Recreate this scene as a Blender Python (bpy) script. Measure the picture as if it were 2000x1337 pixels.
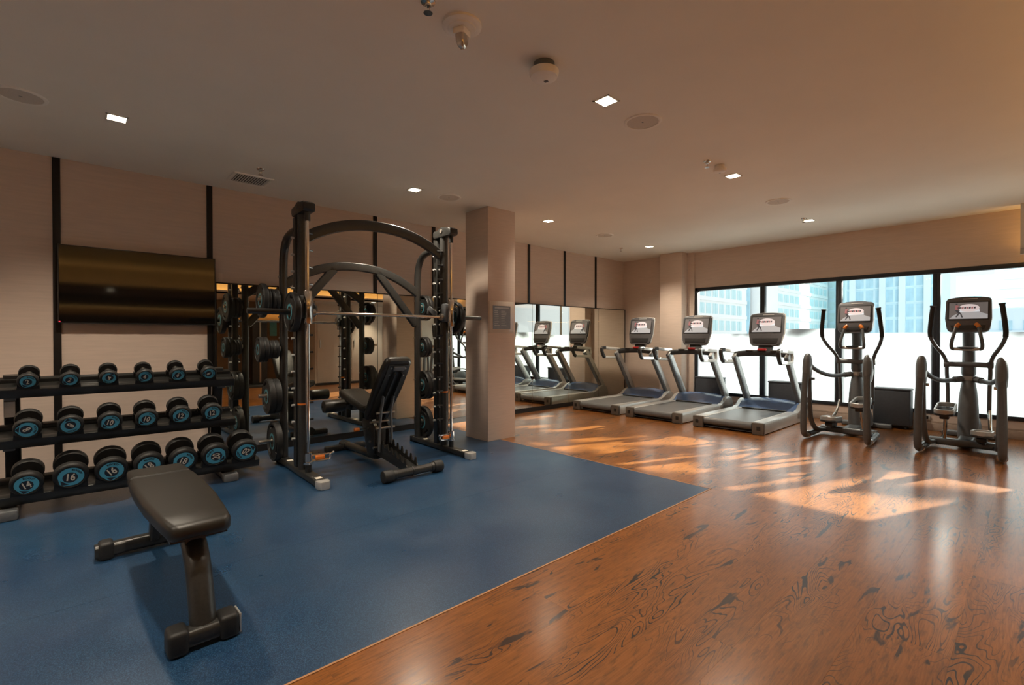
import bpy, bmesh, math, random
from math import sin, cos, pi, radians, sqrt, atan2
from mathutils import Matrix, Vector, Quaternion
random.seed(7)
for o in list(bpy.data.objects):
    bpy.data.objects.remove(o)
SC = bpy.context.scene
COL = SC.collection

# ------------------------------------------------------------------ camera, world, sun, exposure
cam = bpy.data.objects.new('camera', bpy.data.cameras.new('camera'))
COL.objects.link(cam)
cam.location = (0, 0, 1.2)
cam.rotation_euler = (radians(90 - 0.55), 0, radians(47.43 - 90))
cam.data.sensor_width = 36
cam.data.lens = 941.6 / 2000 * 36
cam.data.clip_start = 0.05
cam.data.clip_end = 1000
SC.camera = cam
SC.view_settings.view_transform = 'Standard'
SC.view_settings.look = 'None'
SC.view_settings.gamma = 1
SC.view_settings.use_curve_mapping = False
SC.view_settings.exposure = 0.26

SKY = (0.78, 0.83, 0.87, 1)
world = bpy.data.worlds.new('world')
SC.world = world
world.use_nodes = True
world.node_tree.nodes['Background'].inputs[0].default_value = SKY
world.node_tree.nodes['Background'].inputs[1].default_value = 1.12

SUN_AZ, SUN_EL, SUN_E = radians(-21.0), radians(23.0), 28.0
sd = bpy.data.lights.new('sun', 'SUN')
sd.energy = SUN_E
sd.color = (1.0, 0.96, 0.84)
sd.angle = 0.0095
sun = bpy.data.objects.new('sun', sd)
COL.objects.link(sun)
sdir = Vector((cos(SUN_AZ) * cos(SUN_EL), sin(SUN_AZ) * cos(SUN_EL), sin(SUN_EL)))
sun.rotation_euler = sdir.to_track_quat('Z', 'Y').to_euler()
sun.location = (30, -12, 14)

SPOT_W = 135.0          # every recessed ceiling lamp
SPOT_COL = (1.0, 0.86, 0.68)
COVE_W = 15.0          # hidden cove strips
COVE_COL = (1.0, 0.55, 0.16)

# ------------------------------------------------------------------ materials
def new_mat(name):
    m = bpy.data.materials.new(name)
    m.use_nodes = True
    nt = m.node_tree
    return m, nt, nt.nodes, nt.links, nt.nodes['Principled BSDF']

def nd(ns, typ, **kw):
    n = ns.new(typ)
    for k, v in kw.items():
        setattr(n, k, v)
    return n

def mth(ns, ln, op, a, b=None, c=None):
    n = ns.new('ShaderNodeMath')
    n.operation = op
    for i, v in enumerate((a, b, c)):
        if v is None:
            continue
        if isinstance(v, (int, float)):
            n.inputs[i].default_value = v
        else:
            ln.new(v, n.inputs[i])
    return n.outputs[0]

def ramp(ns, ln, fac, stops):
    r = ns.new('ShaderNodeValToRGB')
    el = r.color_ramp.elements
    while len(el) < len(stops):
        el.new(0.5)
    for e, (p, c) in zip(el, stops):
        e.position = p
        e.color = c if len(c) == 4 else (*c, 1)
    ln.new(fac, r.inputs[0])
    return r.outputs[0]

def mat(name, col, rough=0.5, metal=0.0, var=0.08, scale=30, bump=0.0, bscale=None, coat=0.0, spec=0.5, stretch=(1, 1, 1)):
    m, nt, ns, ln, b = new_mat(name)
    tc = nd(ns, 'ShaderNodeTexCoord')
    mp = nd(ns, 'ShaderNodeMapping')
    mp.inputs['Scale'].default_value = stretch
    ln.new(tc.outputs['Object'], mp.inputs[0])
    n = nd(ns, 'ShaderNodeTexNoise')
    n.inputs['Scale'].default_value = scale
    n.inputs['Detail'].default_value = 3
    ln.new(mp.outputs[0], n.inputs['Vector'])
    lo = tuple(max(0, c * (1 - var)) for c in col)
    hi = tuple(min(1, c * (1 + var)) for c in col)
    ln.new(ramp(ns, ln, n.outputs[0], [(0.3, lo), (0.7, hi)]), b.inputs['Base Color'])
    b.inputs['Roughness'].default_value = rough
    b.inputs['Metallic'].default_value = metal
    b.inputs['Specular IOR Level'].default_value = spec
    b.inputs['Coat Weight'].default_value = coat
    if bump:
        n2 = nd(ns, 'ShaderNodeTexNoise')
        n2.inputs['Scale'].default_value = bscale or scale * 4
        ln.new(mp.outputs[0], n2.inputs['Vector'])
        bp = nd(ns, 'ShaderNodeBump')
        bp.inputs['Strength'].default_value = bump
        bp.inputs['Distance'].default_value = 0.002
        ln.new(n2.outputs[0], bp.inputs['Height'])
        ln.new(bp.outputs[0], b.inputs['Normal'])
    return m

def emit(name, col, s):
    m, nt, ns, ln, b = new_mat(name)
    b.inputs['Base Color'].default_value = (*col, 1)
    b.inputs['Emission Color'].default_value = (*col, 1)
    b.inputs['Emission Strength'].default_value = s
    return m

M = {}
M['ceiling'] = mat('ceiling_paint', (0.83, 0.785, 0.69), 0.8, var=0.02, scale=2, bump=0.05, bscale=60)
M['wallcloth'] = mat('woven_wallcovering', (0.63, 0.505, 0.425), 0.85, var=0.045, scale=14, bump=0.12, bscale=160, stretch=(0.35, 0.35, 5))
M['darkwall'] = mat('brown_wall', (0.20, 0.12, 0.06), 0.7, var=0.08, scale=6)
M['closet'] = mat('closet_door_laminate', (0.52, 0.45, 0.38), 0.5, var=0.03, scale=4)
M['trim_dark'] = mat('dark_bronze_trim', (0.012, 0.010, 0.009), 0.45, metal=0.2, var=0.1)
M['frame'] = mat('window_frame_metal', (0.035, 0.04, 0.048), 0.4, metal=0.4)
M['black'] = mat('black_powdercoat', (0.016, 0.016, 0.015), 0.34, metal=0.0, var=0.15, scale=80, bump=0.03, bscale=500, spec=0.6)
M['char'] = mat('charcoal_metallic_paint', (0.048, 0.048, 0.046), 0.30, metal=0.45, var=0.12, scale=90, spec=0.6)
M['rubber'] = mat('black_rubber', (0.012, 0.012, 0.012), 0.55, var=0.2, scale=60, bump=0.08, bscale=300)
M['vinyl'] = mat('brown_black_vinyl', (0.017, 0.015, 0.012), 0.40, var=0.12, scale=20, bump=0.12, bscale=500)
M['chrome'] = mat('chrome', (0.70, 0.68, 0.64), 0.12, metal=1.0, var=0.03)
M['steel'] = mat('brushed_steel', (0.45, 0.42, 0.37), 0.28, metal=1.0, var=0.06, scale=200, stretch=(1, 20, 20))
M['silver'] = mat('silver_paint', (0.55, 0.55, 0.54), 0.30, metal=0.55, var=0.04)
M['silver_light'] = mat('pale_silver_plastic', (0.62, 0.62, 0.60), 0.35, metal=0.2, var=0.04)
M['bronze'] = mat('bronze_grey_plastic', (0.13, 0.115, 0.10), 0.4, metal=0.3)
M['belt'] = mat('running_belt', (0.13, 0.135, 0.14), 0.34, var=0.1, scale=150, bump=0.1, bscale=800)
M['hood'] = mat('blue_grey_gloss_plastic', (0.085, 0.14, 0.27), 0.22, var=0.05, coat=0.4)
M['console'] = mat('console_plastic', (0.028, 0.029, 0.031), 0.38, var=0.08)
M['console_mid'] = mat('console_grey_plastic', (0.10, 0.10, 0.108), 0.4, var=0.05)
M['grey'] = mat('haze_lifted_grey_plastic', (0.13, 0.14, 0.15), 0.42, var=0.06)  # grey base lightened to hold the haze from the windows
M['amt'] = mat('haze_lifted_graphite', (0.12, 0.128, 0.135), 0.34, metal=0.4, var=0.06)  # graphite lightened in the same way, window haze put into its colour
M['cabinet'] = mat('dark_grey_cabinet', (0.05, 0.055, 0.065), 0.5, var=0.08)
M['orange'] = mat('orange_plastic', (0.75, 0.20, 0.03), 0.4)
M['red'] = mat('red_plastic', (0.45, 0.02, 0.02), 0.35)
M['amber'] = mat('amber_plastic', (0.55, 0.16, 0.02), 0.3)
M['blue'] = mat('blue_emblem_print', (0.09, 0.43, 0.64), 0.45, var=0.03)
M['emblem_dark'] = mat('dark_navy_emblem', (0.012, 0.018, 0.035), 0.5)
M['cream'] = mat('cream_print', (0.78, 0.72, 0.62), 0.5, var=0.02)
M['teal_ring'] = mat('teal_ring', (0.06, 0.24, 0.30), 0.4)
M['white'] = mat('white_plastic', (0.86, 0.82, 0.74), 0.5, var=0.02)
M['paper'] = mat('paper_label', (0.70, 0.72, 0.74), 0.7, var=0.05)
M['notice'] = mat('notice_sheet', (0.22, 0.245, 0.28), 0.4, var=0.05)
M['notice_line'] = mat('notice_print', (0.48, 0.50, 0.52), 0.6)
M['acrylic'] = mat('acrylic_backing', (0.55, 0.47, 0.40), 0.12, var=0.01)
M['teal_panel'] = mat('teal_panel', (0.12, 0.42, 0.42), 0.5)
M['tv_glass'] = mat('tv_screen_glass', (0.004, 0.004, 0.004), 0.06, var=0.01, spec=0.65)
M['concrete'] = mat('pale_bounce_ground', (0.40, 0.40, 0.40), 0.9, var=0.06, scale=0.2)
M['bld_white'] = mat('white_facade', (0.93, 0.93, 0.92), 0.8, var=0.02, scale=0.3)  # facade and glazing colours below are paled to stand in for outdoor haze
M['bld_blue'] = mat('haze_paled_blue_curtain_wall', (0.66, 0.86, 0.94), 0.6, var=0.05, scale=0.2)
M['bld_grey'] = mat('haze_paled_grey_blue_facade', (0.70, 0.85, 0.92), 0.8, var=0.03, scale=0.2)
M['bld_glass'] = mat('haze_paled_cyan_glazing', (0.62, 0.82, 0.85), 0.5, var=0.12, scale=0.4)
M['bld_glass2'] = mat('haze_paled_blue_glazing', (0.46, 0.71, 0.83), 0.5, var=0.12, scale=0.4)
M['trunk'] = mat('palm_trunk', (0.16, 0.12, 0.08), 0.9)
M['leaf'] = mat('palm_leaf', (0.06, 0.12, 0.03), 0.6)
M['lamp'] = emit('lamp_diffuser', (1.0, 0.86, 0.62), 14.0)
M['cove_led'] = emit('cove_led_strip', COVE_COL, 5.0)
M['led_red'] = emit('red_led', (1, 0.05, 0.08), 1.0)
M['scr_bg'] = emit('screen_dark_image', (0.085, 0.075, 0.07), 1.0)
M['scr_floor'] = emit('screen_grey_image', (0.24, 0.24, 0.245), 1.0)
M['scr_light'] = emit('screen_pale_image', (0.42, 0.44, 0.47), 1.0)
M['scr_pink'] = emit('screen_pink_image', (0.42, 0.37, 0.37), 1.0)
M['scr_black'] = emit('screen_figure', (0.03, 0.028, 0.03), 1.0)
M['scr_red'] = emit('screen_red_image', (0.20, 0.08, 0.08), 1.0)

# mirror, clear glass, frosted film
m, nt, ns, ln, b = new_mat('mirror_silvering')
b.inputs['Base Color'].default_value = (0.84, 0.84, 0.76, 1)
b.inputs['Metallic'].default_value = 1
b.inputs['Roughness'].default_value = 0.0
M['mirror'] = m
m, nt, ns, ln, b = new_mat('clear_window_glass')
tr = nd(ns, 'ShaderNodeBsdfTransparent')
tr.inputs[0].default_value = (0.955, 0.975, 0.975, 1)
gl = nd(ns, 'ShaderNodeBsdfGlossy')
gl.inputs['Roughness'].default_value = 0.01
fr = nd(ns, 'ShaderNodeFresnel')
fr.inputs[0].default_value = 1.35
mx = nd(ns, 'ShaderNodeMixShader')
ln.new(fr.outputs[0], mx.inputs[0])
ln.new(tr.outputs[0], mx.inputs[1])
ln.new(gl.outputs[0], mx.inputs[2])
ln.new(mx.outputs[0], ns['Material Output'].inputs[0])
M['glass'] = m
m, nt, ns, ln, b = new_mat('frosted_window_film')
tl = nd(ns, 'ShaderNodeBsdfTranslucent')
tl.inputs[0].default_value = (0.21, 0.235, 0.255, 1)
df = nd(ns, 'ShaderNodeBsdfDiffuse')
df.inputs[0].default_value = (0.55, 0.57, 0.58, 1)
mx = nd(ns, 'ShaderNodeMixShader')
mx.inputs[0].default_value = 0.35
ln.new(tl.outputs[0], mx.inputs[1])
ln.new(df.outputs[0], mx.inputs[2])
ln.new(mx.outputs[0], ns['Material Output'].inputs[0])
M['film'] = m

# oak-print vinyl plank
def wood_material():
    m, nt, ns, ln, b = new_mat('dark_grained_oak_plank')
    geo = nd(ns, 'ShaderNodeNewGeometry')
    inf = nd(ns, 'ShaderNodeObjectInfo')
    off = nd(ns, 'ShaderNodeVectorMath', operation='SCALE')
    cmb = nd(ns, 'ShaderNodeCombineXYZ')
    ln.new(inf.outputs['Random'], cmb.inputs[0])
    ln.new(inf.outputs['Random'], cmb.inputs[2])
    ln.new(cmb.outputs[0], off.inputs[0])
    off.inputs['Scale'].default_value = 37.0
    add = nd(ns, 'ShaderNodeVectorMath', operation='ADD')
    ln.new(geo.outputs['Position'], add.inputs[0])
    ln.new(off.outputs[0], add.inputs[1])
    def noise(scale, stretch, detail=2.0, rough=0.5, dist=0.0):
        mp = nd(ns, 'ShaderNodeMapping')
        mp.inputs['Scale'].default_value = stretch
        ln.new(add.outputs[0], mp.inputs[0])
        n = nd(ns, 'ShaderNodeTexNoise')
        n.inputs['Scale'].default_value = scale
        n.inputs['Detail'].default_value = detail
        n.inputs['Roughness'].default_value = rough
        n.inputs['Distortion'].default_value = dist
        ln.new(mp.outputs[0], n.inputs['Vector'])
        return n.outputs[0]
    field = noise(1.0, (1.5, 7.5, 1), 2.0, 0.42, 0.5)
    wob = noise(1.0, (9, 30, 1), 2.0, 0.5)
    f2 = mth(ns, ln, 'ADD', mth(ns, ln, 'MULTIPLY', field, 25.0), mth(ns, ln, 'MULTIPLY', wob, 0.5))
    fr = mth(ns, ln, 'FRACT', f2)
    tri = mth(ns, ln, 'MULTIPLY', mth(ns, ln, 'ABSOLUTE', mth(ns, ln, 'SUBTRACT', fr, 0.5)), 2.0)
    mask = noise(1.0, (1.3, 3.6, 1), 2.0, 0.5)
    mask_r = ramp(ns, ln, mask, [(0.42, (0, 0, 0)), (0.64, (1, 1, 1))])
    thr = mth(ns, ln, 'SUBTRACT', 0.95, mth(ns, ln, 'MULTIPLY', mask_r, 0.22))
    line = mth(ns, ln, 'MULTIPLY', mth(ns, ln, 'SUBTRACT', tri, thr), 12.0)
    cl = nd(ns, 'ShaderNodeClamp')
    ln.new(line, cl.inputs[0])
    lines = mth(ns, ln, 'MULTIPLY', cl.outputs[0], mth(ns, ln, 'MULTIPLY_ADD', mask_r, 0.80, 0.16))
    blot = noise(1.0, (2.4, 13.0, 1), 3.0, 0.55, 0.9)
    blot_r = ramp(ns, ln, blot, [(0.635, (0, 0, 0)), (0.675, (1, 1, 1))])
    dark = mth(ns, ln, 'MAXIMUM', lines, mth(ns, ln, 'MULTIPLY', blot_r, 0.85))
    fine = noise(1.0, (9, 190, 1), 2.0, 0.6)
    tone = noise(1.0, (0.8, 3.0, 1), 3.0, 0.5)
    tone2 = mth(ns, ln, 'ADD', mth(ns, ln, 'MULTIPLY', fine, 0.5), mth(ns, ln, 'MULTIPLY', tone, 0.5))
    tone2 = mth(ns, ln, 'ADD', tone2, mth(ns, ln, 'MULTIPLY', mth(ns, ln, 'SUBTRACT', inf.outputs['Random'], 0.5), 0.05))
    base = ramp(ns, ln, tone2, [(0.33, (0.155, 0.050, 0.008)), (0.5, (0.23, 0.078, 0.013)), (0.68, (0.29, 0.104, 0.021))])
    fleck = ramp(ns, ln, noise(1.0, (12, 60, 1), 4.0, 0.62), [(0.50, (0, 0, 0)), (0.68, (0.62, 0.62, 0.62))])
    mixf = nd(ns, 'ShaderNodeMix', data_type='RGBA')
    ln.new(mth(ns, ln, 'MULTIPLY', fleck, mth(ns, ln, 'MULTIPLY_ADD', tone, 0.9, 0.35)), mixf.inputs['Factor'])
    ln.new(base, mixf.inputs['A'])
    mixf.inputs['B'].default_value = (0.055, 0.024, 0.010, 1)
    base = mixf.outputs['Result']
    mix = nd(ns, 'ShaderNodeMix', data_type='RGBA')
    ln.new(dark, mix.inputs['Factor'])
    ln.new(base, mix.inputs['A'])
    mix.inputs['B'].default_value = (0.007, 0.010, 0.013, 1)
    ln.new(mix.outputs['Result'], b.inputs['Base Color'])
    b.inputs['Roughness'].default_value = 0.40
    b.inputs['Coat Weight'].default_value = 0.8
    b.inputs['Coat IOR'].default_value = 1.75
    b.inputs['Coat Roughness'].default_value = 0.22
    b.inputs['Specular IOR Level'].default_value = 0.12
    wav = noise(1.0, (2.6, 0.45, 1), 1.0)
    hgt = mth(ns, ln, 'ADD', mth(ns, ln, 'MULTIPLY', wav, 1.0), mth(ns, ln, 'MULTIPLY', dark, -0.02))
    bp = nd(ns, 'ShaderNodeBump')
    bp.inputs['Strength'].default_value = 0.35
    bp.inputs['Distance'].default_value = 0.012
    ln.new(hgt, bp.inputs['Height'])
    ln.new(bp.outputs[0], b.inputs['Normal'])
    return m
M['wood'] = wood_material()

def mat_material():
    m, nt, ns, ln, b = new_mat('blue_speckled_rubber')
    geo = nd(ns, 'ShaderNodeNewGeometry')
    def noise(s, d=2.0, st=(1, 1, 1)):
        mp = nd(ns, 'ShaderNodeMapping')
        mp.inputs['Scale'].default_value = st
        ln.new(geo.outputs['Position'], mp.inputs[0])
        n = nd(ns, 'ShaderNodeTexNoise')
        n.inputs['Scale'].default_value = s
        n.inputs['Detail'].default_value = d
        ln.new(mp.outputs[0], n.inputs['Vector'])
        return n.outputs[0]
    spk = ramp(ns, ln, noise(240, 1.0), [(0.36, (0.005, 0.024, 0.066)), (0.52, (0.009, 0.043, 0.106)), (0.66, (0.034, 0.095, 0.180))])
    wear = ramp(ns, ln, noise(1.6, 5.0), [(0.35, (0.86, 0.88, 0.92)), (0.65, (1.18, 1.12, 1.05))])
    mul = nd(ns, 'ShaderNodeMix', data_type='RGBA', blend_type='MULTIPLY')
    mul.inputs['Factor'].default_value = 1.0
    ln.new(spk, mul.inputs['A'])
    ln.new(wear, mul.inputs['B'])
    ln.new(mul.outputs['Result'], b.inputs['Base Color'])
    ln.new(ramp(ns, ln, noise(2.3, 4.0), [(0.3, (0.27, 0.27, 0.27)), (0.7, (0.38, 0.38, 0.38))]), b.inputs['Roughness'])
    b.inputs['Specular IOR Level'].default_value = 0.85
    bp = nd(ns, 'ShaderNodeBump')
    bp.inputs['Strength'].default_value = 0.3
    bp.inputs['Distance'].default_value = 0.008
    hh = mth(ns, ln, 'ADD', noise(1.0, 1.0, (3, 1.0, 1)), mth(ns, ln, 'MULTIPLY', noise(240, 1.0), 0.02))
    ln.new(hh, bp.inputs['Height'])
    ln.new(bp.outputs[0], b.inputs['Normal'])
    return m
M['mat'] = mat_material()

# ------------------------------------------------------------------ mesh helpers
def BM():
    return bmesh.new()

def xf(bm, n0, m):
    if m is None:
        return
    bm.verts.ensure_lookup_table()
    for v in bm.verts[n0:]:
        v.co = m @ v.co

def box(bm, x0, x1, y0, y1, z0, z1, bev=0.0, m=None, seg=2):
    n0 = len(bm.verts)
    vs = [bm.verts.new((x, y, z)) for x in (x0, x1) for y in (y0, y1) for z in (z0, z1)]
    fs = [bm.faces.new([vs[i] for i in f]) for f in ((0, 1, 3, 2), (4, 6, 7, 5), (0, 4, 5, 1), (2, 3, 7, 6), (0, 2, 6, 4), (1, 5, 7, 3))]
    if m is not None:
        for v in vs:
            v.co = m @ v.co
    if bev > 0:
        es = {e for f in fs for e in f.edges}
        bmesh.ops.bevel(bm, geom=list(es), offset=bev, segments=seg, profile=0.5, affect='EDGES')
    return bm

def prism(bm, poly, axis, a0, a1, bev=0.0, m=None, seg=2):
    def P(u, v, a):
        return {'x': (a, u, v), 'y': (u, a, v), 'z': (u, v, a)}[axis]
    lo = [bm.verts.new(P(u, v, a0)) for u, v in poly]
    hi = [bm.verts.new(P(u, v, a1)) for u, v in poly]
    if m is not None:
        for v in lo + hi:
            v.co = m @ v.co
    n = len(poly)
    fs = [bm.faces.new(lo[::-1]), bm.faces.new(hi)]
    for i in range(n):
        fs.append(bm.faces.new((lo[i], lo[(i + 1) % n], hi[(i + 1) % n], hi[i])))
    if bev > 0:
        es = list(set(fs[0].edges) | set(fs[1].edges))
        bmesh.ops.bevel(bm, geom=es, offset=bev, segments=seg, profile=0.5, affect='EDGES')
    return bm

def lathe(bm, prof, seg=24, m=None, a0=0.0):
    """prof: (radius, height) about local z"""
    rings = []
    for r, h in prof:
        if r < 1e-6:
            v = bm.verts.new((0, 0, h))
            rings.append([v])
        else:
            rings.append([bm.verts.new((r * cos(a0 + 2 * pi * k / seg), r * sin(a0 + 2 * pi * k / seg), h)) for k in range(seg)])
    for A, B in zip(rings, rings[1:]):
        for k in range(seg):
            k2 = (k + 1) % seg
            if len(A) == 1 and len(B) == 1:
                continue
            if len(A) == 1:
                bm.faces.new((A[0], B[k], B[k2]))
            elif len(B) == 1:
                bm.faces.new((A[k], A[k2], B[0]))
            else:
                bm.faces.new((A[k], A[k2], B[k2], B[k]))
    if m is not None:
        for R in rings:
            for v in R:
                v.co = m @ v.co
    return bm

def cyl(bm, p0, p1, r, seg=16, bev=0.0):
    p0, p1 = Vector(p0), Vector(p1)
    d = p1 - p0
    L = d.length
    q = d.to_track_quat('Z', 'Y').to_matrix().to_4x4()
    m = Matrix.Translation(p0) @ q
    if bev > 0:
        lathe(bm, [(0, 0), (r - bev, 0), (r - bev * 0.3, bev * 0.3), (r, bev), (r, L - bev), (r - bev * 0.3, L - bev * 0.3), (r - bev, L), (0, L)], seg, m)
    else:
        lathe(bm, [(0, 0), (r, 0), (r, L), (0, L)], seg, m)
    return bm

def smooth(pts, n=5):
    P = [Vector(p) for p in pts]
    P = [P[0] * 2 - P[1]] + P + [P[-1] * 2 - P[-2]]
    out = []
    for i in range(1, len(P) - 2):
        for k in range(n):
            t = k / n
            a, b, c, d = P[i - 1], P[i], P[i + 1], P[i + 2]
            out.append(0.5 * ((2 * b) + (-a + c) * t + (2 * a - 5 * b + 4 * c - d) * t * t + (-a + 3 * b - 3 * c + d) * t ** 3))
    out.append(P[-2])
    return out

def circ(r, n=14, ry=None):
    ry = ry or r
    return [(r * cos(2 * pi * k / n), ry * sin(2 * pi * k / n)) for k in range(n)]

def rrect(w, h, r, n=3):
    out = []
    for cx, cy, a in ((w / 2 - r, h / 2 - r, 0), (-w / 2 + r, h / 2 - r, 90), (-w / 2 + r, -h / 2 + r, 180), (w / 2 - r, -h / 2 + r, 270)):
        for k in range(n + 1):
            t = radians(a + 90 * k / n)
            out.append((cx + r * cos(t), cy + r * sin(t)))
    return out

def sweep(bm, pts, prof, up=(0, 0, 1), scale=None, closed=False):
    """prof in (side, up) coordinates, carried along pts"""
    P = [Vector(p) for p in pts]
    n = len(P)
    rings = []
    U = Vector(up)
    for i in range(n):
        if closed:
            t = (P[(i + 1) % n] - P[i - 1]).normalized()
        else:
            t = (P[min(i + 1, n - 1)] - P[max(i - 1, 0)]).normalized()
        s = t.cross(U)
        if s.length < 1e-4:
            s = t.cross(Vector((1, 0, 0)))
        s.normalize()
        u = s.cross(t).normalized()
        U = u if up == 'auto' else u
        k = scale[i] if scale else 1.0
        rings.append([bm.verts.new(P[i] + s * a * k + u * b * k) for a, b in prof])
    m = len(prof)
    rng = range(n) if closed else range(n - 1)
    for i in rng:
        A, B = rings[i], rings[(i + 1) % n]
        for k in range(m):
            bm.faces.new((A[k], A[(k + 1) % m], B[(k + 1) % m], B[k]))
    if not closed:
        bm.faces.new(rings[0][::-1])
        bm.faces.new(rings[-1])
    return bm

def tube(bm, pts, r, seg=12, n=5, up=(0, 0, 1), scale=None):
    p = smooth(pts, n) if n > 1 else pts
    return sweep(bm, p, circ(r, seg), up, scale)

def loft(bm, secs, cap=True):
    rings = [[bm.verts.new(p) for p in s] for s in secs]
    m = len(secs[0])
    for A, B in zip(rings, rings[1:]):
        for k in range(m):
            bm.faces.new((A[k], A[(k + 1) % m], B[(k + 1) % m], B[k]))
    if cap:
        bm.faces.new(rings[0][::-1])
        bm.faces.new(rings[-1])
    return bm

def obj(name, bm, material, parent=None, loc=None, rot=None, ang=38, flat=False):
    me = bpy.data.meshes.new(name)
    bmesh.ops.recalc_face_normals(bm, faces=bm.faces)
    bm.to_mesh(me)
    bm.free()
    ms = material if isinstance(material, (list, tuple)) else [material]
    for mm in ms:
        me.materials.append(M[mm] if isinstance(mm, str) else mm)
    if not flat:
        me.shade_smooth()
        me.set_sharp_from_angle(angle=radians(ang))
    o = bpy.data.objects.new(name, me)
    COL.objects.link(o)
    if parent:
        o.parent = parent
    if loc:
        o.location = loc
    if rot:
        o.rotation_euler = rot
    return o

def thing(name, label, cat, loc=(0, 0, 0), rotz=0.0, group=None):
    o = bpy.data.objects.new(name, None)
    o.empty_display_size = 0.1
    COL.objects.link(o)
    o.location = loc
    o.rotation_euler = (0, 0, rotz)
    return tag(o, label, cat, group)

def tag(o, label, cat, group=None):
    o['label'] = label
    o['category'] = cat
    if group:
        o['group'] = group
    return o

def struct(name, bm, material, parent=None, **k):
    o = obj(name, bm, material, parent, **k)
    o['kind'] = 'structure'
    return o

def copy_tree(o, parent=None):
    c = o.copy()
    COL.objects.link(c)
    if parent:
        c.parent = parent
    for ch in list(o.children):
        copy_tree(ch, c)
    return c

def text_mesh(s, size=1.0, bold=0.0):
    cu = bpy.data.curves.new('txt', 'FONT')
    cu.body = s
    cu.size = size
    cu.align_x = 'CENTER'
    cu.align_y = 'CENTER'
    cu.offset = bold
    cu.resolution_u = 2
    o = bpy.data.objects.new('txt', cu)
    COL.objects.link(o)
    bpy.context.view_layer.update()
    me = bpy.data.meshes.new_from_object(o.evaluated_get(bpy.context.evaluated_depsgraph_get()))
    bpy.data.objects.remove(o)
    bpy.data.curves.remove(cu)
    return me

# ------------------------------------------------------------------ dimensions
H = 2.72
YW = 5.61            # face of the mirror wall
YM = 5.55            # face of the mirrors
XW = 8.25            # face of the window wall
XN, YB = -2.6, -2.45  # walls behind the camera

# ------------------------------------------------------------------ setting
bm = BM(); box(bm, XN - 0.1, XW + 0.3, YB - 0.1, YW + 0.14, -0.2, -0.012)
floor = struct('floor', bm, mat('screed', (0.02, 0.015, 0.012), 0.9))
# planks, laid along x
PW, PL = 0.29, 1.75
unit = None
row = 0
y = 0.21 - 0.29 * 10
def plank(x0, x1, ya, yb):
    if x1 - x0 < 0.03 or yb - ya < 0.01:
        return
    bm = BM()
    box(bm, x0 + 0.0002, x1 - 0.0002, ya + 0.0002, yb - 0.0002, -0.012, 0.0)
    obj('plank', bm, 'wood', floor, flat=True)
MX, MYE = 3.752, 1.742      # outer edges of the strip round the blue rubber
while y < YM:
    ya, yb = max(y, YB), min(y + PW, YM + 0.03)
    xs = 0.68 + (0.0, 0.62, 1.21, 0.35, 0.93)[row % 5] - PL * 3
    while xs < XW:
        a, c = max(xs, XN), min(xs + PL, XW)
        if yb <= MYE:
            plank(a, c, ya, yb)
        elif ya >= MYE:
            plank(max(a, MX), c, ya, yb)
        else:
            plank(a, min(c, MX), ya, MYE)
            plank(max(a, MX), c, ya, yb)
        xs += PL
    y += PW
    row += 1
for ya, yb in ((1.752, 2.8990), (2.9000, 4.0490), (4.0500, 5.2010), (5.2020, YM + 0.03)):
    bm = BM(); box(bm, XN, 3.742, ya, yb, -0.012, 0.001)
    o = obj('rubber_sheet', bm, 'mat', floor, flat=True)
bm = BM()
box(bm, XN, 3.752, 1.742, 1.752, -0.012, 0.0022)
box(bm, 3.742, 3.752, 1.742, YM, -0.012, 0.0022)
obj('edge_strip', bm, mat('brass_brown_edge', (0.40, 0.20, 0.09), 0.4), floor, flat=True)

bm = BM(); box(bm, XN - 0.1, XW + 0.3, YB - 0.1, YW + 0.14, H, H + 0.15)
struct('ceiling', bm, 'ceiling')
# dropped ceiling with cove lip over the part of the room behind the camera line
bm = BM()
box(bm, XN, 7.95, YB, -0.42, 2.13, 2.17)
box(bm, XN, 7.95, -0.44, -0.42, 2.13, 2.205)
struct('ceiling_lower', bm, 'closet')
bm = BM(); box(bm, XN - 0.1, XW + 0.3, YW, YW + 0.14, 0, H)
struct('wall_left', bm, 'wallcloth')
bm = BM()
WY0, WY1, WZ0, WZ1 = -1.02, 4.14, 0.215, 2.085
box(bm, XW, XW + 0.09, WY0, WY1, WZ1, H)
box(bm, XW, XW + 0.09, WY0, WY1, 0, WZ0)
box(bm, XW - 0.05, XW + 0.09, WY1, YW, 0, H)
box(bm, XW, XW + 0.09, YB, WY0, 0, H)
struct('wall_far', bm, 'wallcloth')
bm = BM(); box(bm, XN - 0.1, XW + 0.3, YB - 0.1, YB, 0, H)
struct('wall_right', bm, 'darkwall')
bm = BM(); box(bm, XN, XW, YB, YB + 0.02, 2.172, H)
obj('glow_boost_panel', bm, 'closet', bpy.data.objects['wall_right'])  # pale panel added over the brown wall to brighten the reflected cove glow
bm = BM(); box(bm, XN - 0.1, XN, YB, YW, 0, H)
struct('wall_near', bm, 'wallcloth')
# free-standing and engaged pillars
bm = BM(); box(bm, 3.56, 3.985, 4.285, 4.71, 0.0, H, 0.003)
struct('wall_pillar', bm, 'wallcloth')
bm = BM(); box(bm, 7.98, XW, 4.255, 4.68, 0, H, 0.003)
struct('wall_pier', bm, 'wallcloth')
# skirting below the windows
bm = BM()
box(bm, XW - 0.022, XW, WY0, WY1, 0, 0.10, 0.004)
box(bm, XW - 0.012, XW, WY0, WY1, 0.10, 0.125, 0.003)
struct('baseboard_far', bm, mat('skirting_paint', (0.42, 0.33, 0.27), 0.5))
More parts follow.
